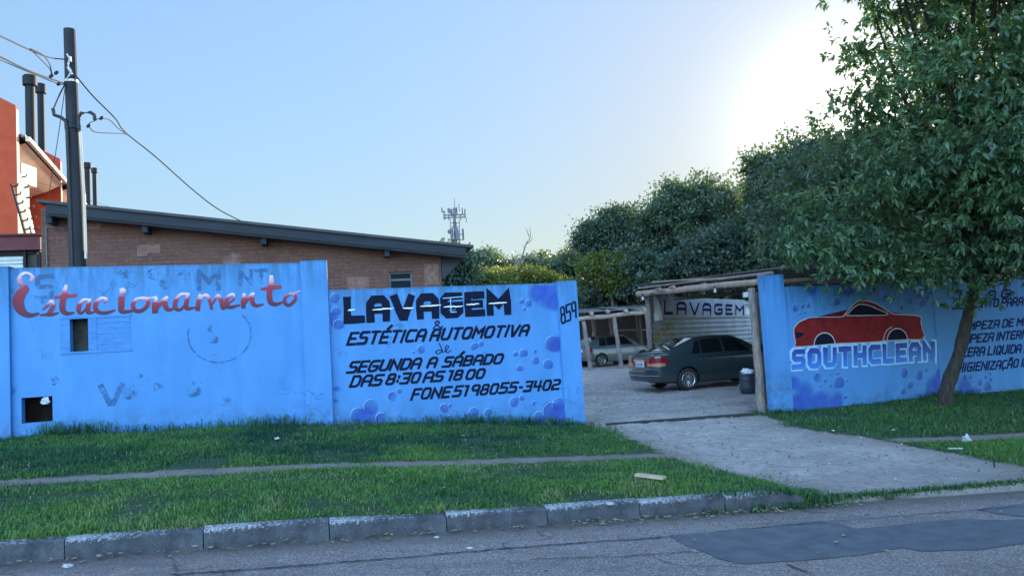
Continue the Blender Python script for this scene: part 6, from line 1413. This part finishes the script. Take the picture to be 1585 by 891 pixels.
def blades(name, s, t, hgt, wid, hue, lean, rng):
    n_ = len(s); x, y = xy(s, t); z = zground(s, t) - .01
    az = rng.uniform(0, 2 * math.pi, n_); d = np.stack([np.cos(az), np.sin(az), np.zeros(n_)], 1); sd = np.stack([-d[:, 1], d[:, 0], np.zeros(n_)], 1)
    B0 = np.stack([x, y, z], 1); ln = lean * rng.uniform(.3, 1.3, n_)
    mid = B0 + d * (hgt * ln * .35)[:, None] + np.array([0, 0, 1]) * (hgt * .6)[:, None]; tip = B0 + d * (hgt * ln)[:, None] + np.array([0, 0, 1]) * (hgt * (1 - .35 * ln))[:, None]
    w = (wid * rng.uniform(.6, 1.3, n_))[:, None]
    V = np.stack([B0 - sd * w, B0 + sd * w, mid - sd * w * .8, mid + sd * w * .8, tip], 1).reshape(-1, 3)
    k = np.arange(n_)[:, None] * 5
    F = np.concatenate([k + np.array([[0, 1, 3]]), k + np.array([[0, 3, 2]]), k + np.array([[2, 3, 4]])])
    return tag(npmesh(name, V, F, gmat, rnd=np.repeat(hue, 5)), kind='stuff')
rng = np.random.default_rng(3)
def scatter(n_, s0, s1, t0, t1):
    s = rng.uniform(s0, s1, n_); t = rng.uniform(t0, t1, n_); return s, t
# left verge
s, t = scatter(420000, -8.2, 5.6, TK + .085, TW - .02)
dr_, pa_ = masks(s, t)
edge = rng.normal(0, .13, len(s)) + (vnoise(s, t, 1.7, 1) - .5) * .7 + (vnoise(s, t, 5.1, 6) - .5) * .5
patch = vnoise(s + 50, t + 50, 1.1, 2) * .6 + vnoise(s + 50, t + 50, 3.3, 4) * .4
keep = (dr_ + edge < .04) & (pa_ + rng.normal(0, .06, len(s)) < .0) & (rng.uniform(size=len(s)) < np.clip(-.42 + patch * 2.3, .05, 1) * np.clip(1.0 - np.exp(-np.maximum(0, -dr_) / .35) * .65, 0, 1))
s, t, patch = s[keep], t[keep], patch[keep]
up_ = np.clip((t - 9.2) / 1.0, 0, 1)                     # the strip by the wall is longer and darker grass
h = (.028 + .055 * patch ** 1.5 + .022 * up_) * rng.uniform(.5, 1.5, len(s)); hue = np.clip(.62 + .55 * (vnoise(s + 20, t + 9, .9, 8) - .5) + .45 * (patch - .5) + .25 * (vnoise(s, t + 31, 3.7, 18) - .5) - .34 * up_ + rng.normal(0, .15, len(s)), 0, .96)
hue = np.where(rng.uniform(size=len(s)) < .02 + .22 * np.clip((vnoise(s + 7, t + 2, 1.9, 55) - .62) / .2, 0, 1) * (1 - .6 * up_), 1.0, hue)
blades('grass', s, t, h, np.full(len(s), .0042), hue, .9, rng)
# right verge: thin dark grass under the tree, a brighter strip beyond the path
s, t = scatter(330000, 7.5, 20, 7.2, 17.0)
dr_, pa_ = masks(s, t); wall_t = TW + np.maximum(0, (s - 9.0)) * math.tan(A3 - AL)
patch = vnoise(s + 11, t + 3, 1.3, 12) * .6 + vnoise(s, t, 3.1, 14) * .4
below = t < np.interp(s, PATHR[:, 0], PATHR[:, 1])
keep = (dr_ + rng.normal(0, .09, len(s)) + (vnoise(s, t, 1.7, 1) - .5) * .4 < 0) & (pa_ + rng.normal(0, .05, len(s)) < 0) & (t < wall_t - .0) & (rng.uniform(size=len(s)) < np.where(below, .9, np.clip(patch * 1.2 - .15, .05, 1)))
s, t, patch, below = s[keep], t[keep], patch[keep], below[keep]
h = (.04 + .05 * patch) * rng.uniform(.5, 1.5, len(s)); hue = np.clip(np.where(below, .62, .30) + .3 * (patch - .5) + rng.normal(0, .15, len(s)), 0, .96); hue = np.where(rng.uniform(size=len(s)) < .04, 1.0, hue)
blades('grass', s, t, h, np.full(len(s), .0046), hue, .9, rng)
# tall weeds along the foot of the walls
def weeds(name, spots, per, hmin, hmax, seed):
    rg = np.random.default_rng(seed); S_, T_, H_ = [], [], []
    for (px, py, n_, k) in spots:
        p = gp(px, py); s0, t0 = st(p.x, p.y); m_ = int(per * n_); S_.append(s0 + rg.normal(0, .16 * n_ ** .5, m_)); tw_ = TW + np.maximum(0, S_[-1] - 9.0) * math.tan(A3 - AL); T_.append(np.minimum(t0 + rg.normal(0, .05, m_), tw_ - .05 - abs(rg.normal(0, .04, m_))) if py < 700 else t0 + rg.normal(0, .05, m_)); H_.append(rg.uniform(hmin, hmax, m_) * k)
    s, t, h = map(np.concatenate, (S_, T_, H_)); hue = np.clip(rg.normal(.30, .18, len(s)), 0, .9)
    return blades(name, s, t, h, np.full(len(s), .006), hue, 1.0, rg)
weeds('tall_weeds', [(265, 657, 3, 1.35), (290, 655, 2, 1.1), (240, 660, 1.5, 1), (325, 657, 1.5, .8), (375, 655, 1.2, 1.0), (410, 655, 1.2, .9), (440, 654, 1.5, 1.1), (460, 653, 2, 1.2), (130, 668, .8, .9), (85, 672, 1, .9), (60, 676, .8, .7), (180, 663, .6, .8), (525, 657, .8, .7), (560, 657, 1, .7), (615, 657, 1, .8), (655, 656, 1.4, .9), (680, 656, 1.4, 1), (715, 656, 2, 1.1), (740, 656, 2, 1.1), (770, 656, 1.5, .9), (800, 656, 2.2, .9), (830, 656, 2.2, .9), (862, 657, 1.6, .7), (890, 661, 1.5, .6), (910, 662, 1, .6), (496, 656, .8, .6), (350, 656, 1, .7)], 46, .12, .34, 5)
weeds('tall_weeds', [(1410, 614, 1.5, .7), (1430, 612, 2.2, .8), (1450, 612, 2, .9), (1475, 612, 1.6, .8), (1490, 610, 1, .7), (1205, 640, 2, .6), (1225, 640, 2, .6), (1190, 639, 1.5, .6), (1260, 636, 1, .5), (1330, 628, 1, .5), (1380, 620, 1, .5)], 44, .12, .32, 6)
weeds('kerb_weeds', [(1246, 770, 3, .6), (1262, 771, 2, .5), (1290, 770, 1.6, .35), (1330, 767, 1.6, .3), (1380, 763, 1.6, .3), (1430, 759, 1.6, .3), (1480, 755, 1.6, .3), (1530, 751, 1.6, .3), (1575, 747, 1.6, .3), (1180, 783, 1, .5), (1120, 790, 1, .6), (1310, 768, 1.5, .3), (1355, 765, 1.5, .3), (1405, 761, 1.5, .3), (1455, 757, 1.5, .3), (1505, 753, 1.5, .3), (1560, 748, 1.5, .3)], 70, .08, .26, 7)
# fallen leaves: in the gutter, on the right verge and on the driveway
lmat, n, l, b = newmat('fallen_leaves'); l.new(mixc(n, l, attr(n, 'rnd'), (.07, .05, .035), (.34, .30, .19)), b.inputs['Base Color']); b.inputs['Roughness'].default_value = .7
P = []
rg = np.random.default_rng(21)
def drop(n_, fn):
    for _ in range(n_):
        s_, t_ = fn(); x, y = xy(s_, t_); P.append((x, y, gz(x, y) + rg.uniform(.008, .03)))
drop(260, lambda: (rg.uniform(-4.5, 4.6), TK - abs(rg.normal(.02, .07)))); drop(170, lambda: (rg.normal(3.2, .9), TK - abs(rg.normal(.03, .10)))); drop(60, lambda: (rg.uniform(-4, 6), rg.uniform(4.2, 6.2)))
drop(420, lambda: (rg.uniform(8.5, 16), rg.uniform(10, 14.5))); drop(120, lambda: (rg.uniform(3, 12), rg.uniform(7, 12))); drop(260, lambda: (rg.uniform(-7, 5), rg.uniform(6.7, 13)))
P = np.array(P); P = P[(P[:, 2] > -5)]
V, F, R = leaves(P, .055, 'far', rg, 0.0); 
# lie flat: squash each leaf towards its own base height
Vb = np.repeat(P[:, 2], 4); V[:, 2] = Vb + (V[:, 2] - Vb) * .18 + .004
tag(npmesh('fallen_leaves', V, F, lmat, rnd=R), kind='stuff')
# loose stones on the driveway
rg = np.random.default_rng(31); nS = 5200; s = rg.uniform(2.5, 16, nS); t = rg.uniform(6.6, 24, nS); dr_, _ = masks(s, t); k = dr_ > .1; s, t = s[k], t[k]; x, y = xy(s, t); z = zground(s, t)
T8 = np.array([(1, 0, 0), (-1, 0, 0), (0, 1, 0), (0, -1, 0), (0, 0, 1), (0, 0, -.4)], float); F8 = np.array([(0, 2, 4), (2, 1, 4), (1, 3, 4), (3, 0, 4), (2, 0, 5), (1, 2, 5), (3, 1, 5), (0, 3, 5)])
sc_ = np.minimum(.026, rg.lognormal(-4.3, .5, (len(s), 1, 1))) * rg.uniform(.6, 1.3, (len(s), 1, 3)); V = np.stack([x, y, z], 1)[:, None, :] + T8[None] * sc_ + rg.normal(0, .002, (len(s), 6, 3))
F = (np.arange(len(s))[:, None, None] * 6 + F8[None]).reshape(-1, 3)
smat, n, l, b = newmat('loose_stones'); l.new(mixc(n, l, attr(n, 'rnd'), (.10, .09, .085), (.40, .37, .35)), b.inputs['Base Color']); b.inputs['Roughness'].default_value = .9
tag(npmesh('loose_gravel', V.reshape(-1, 3), F, smat, rnd=np.repeat(rg.uniform(0, 1, len(s)), 6)), kind='stuff')
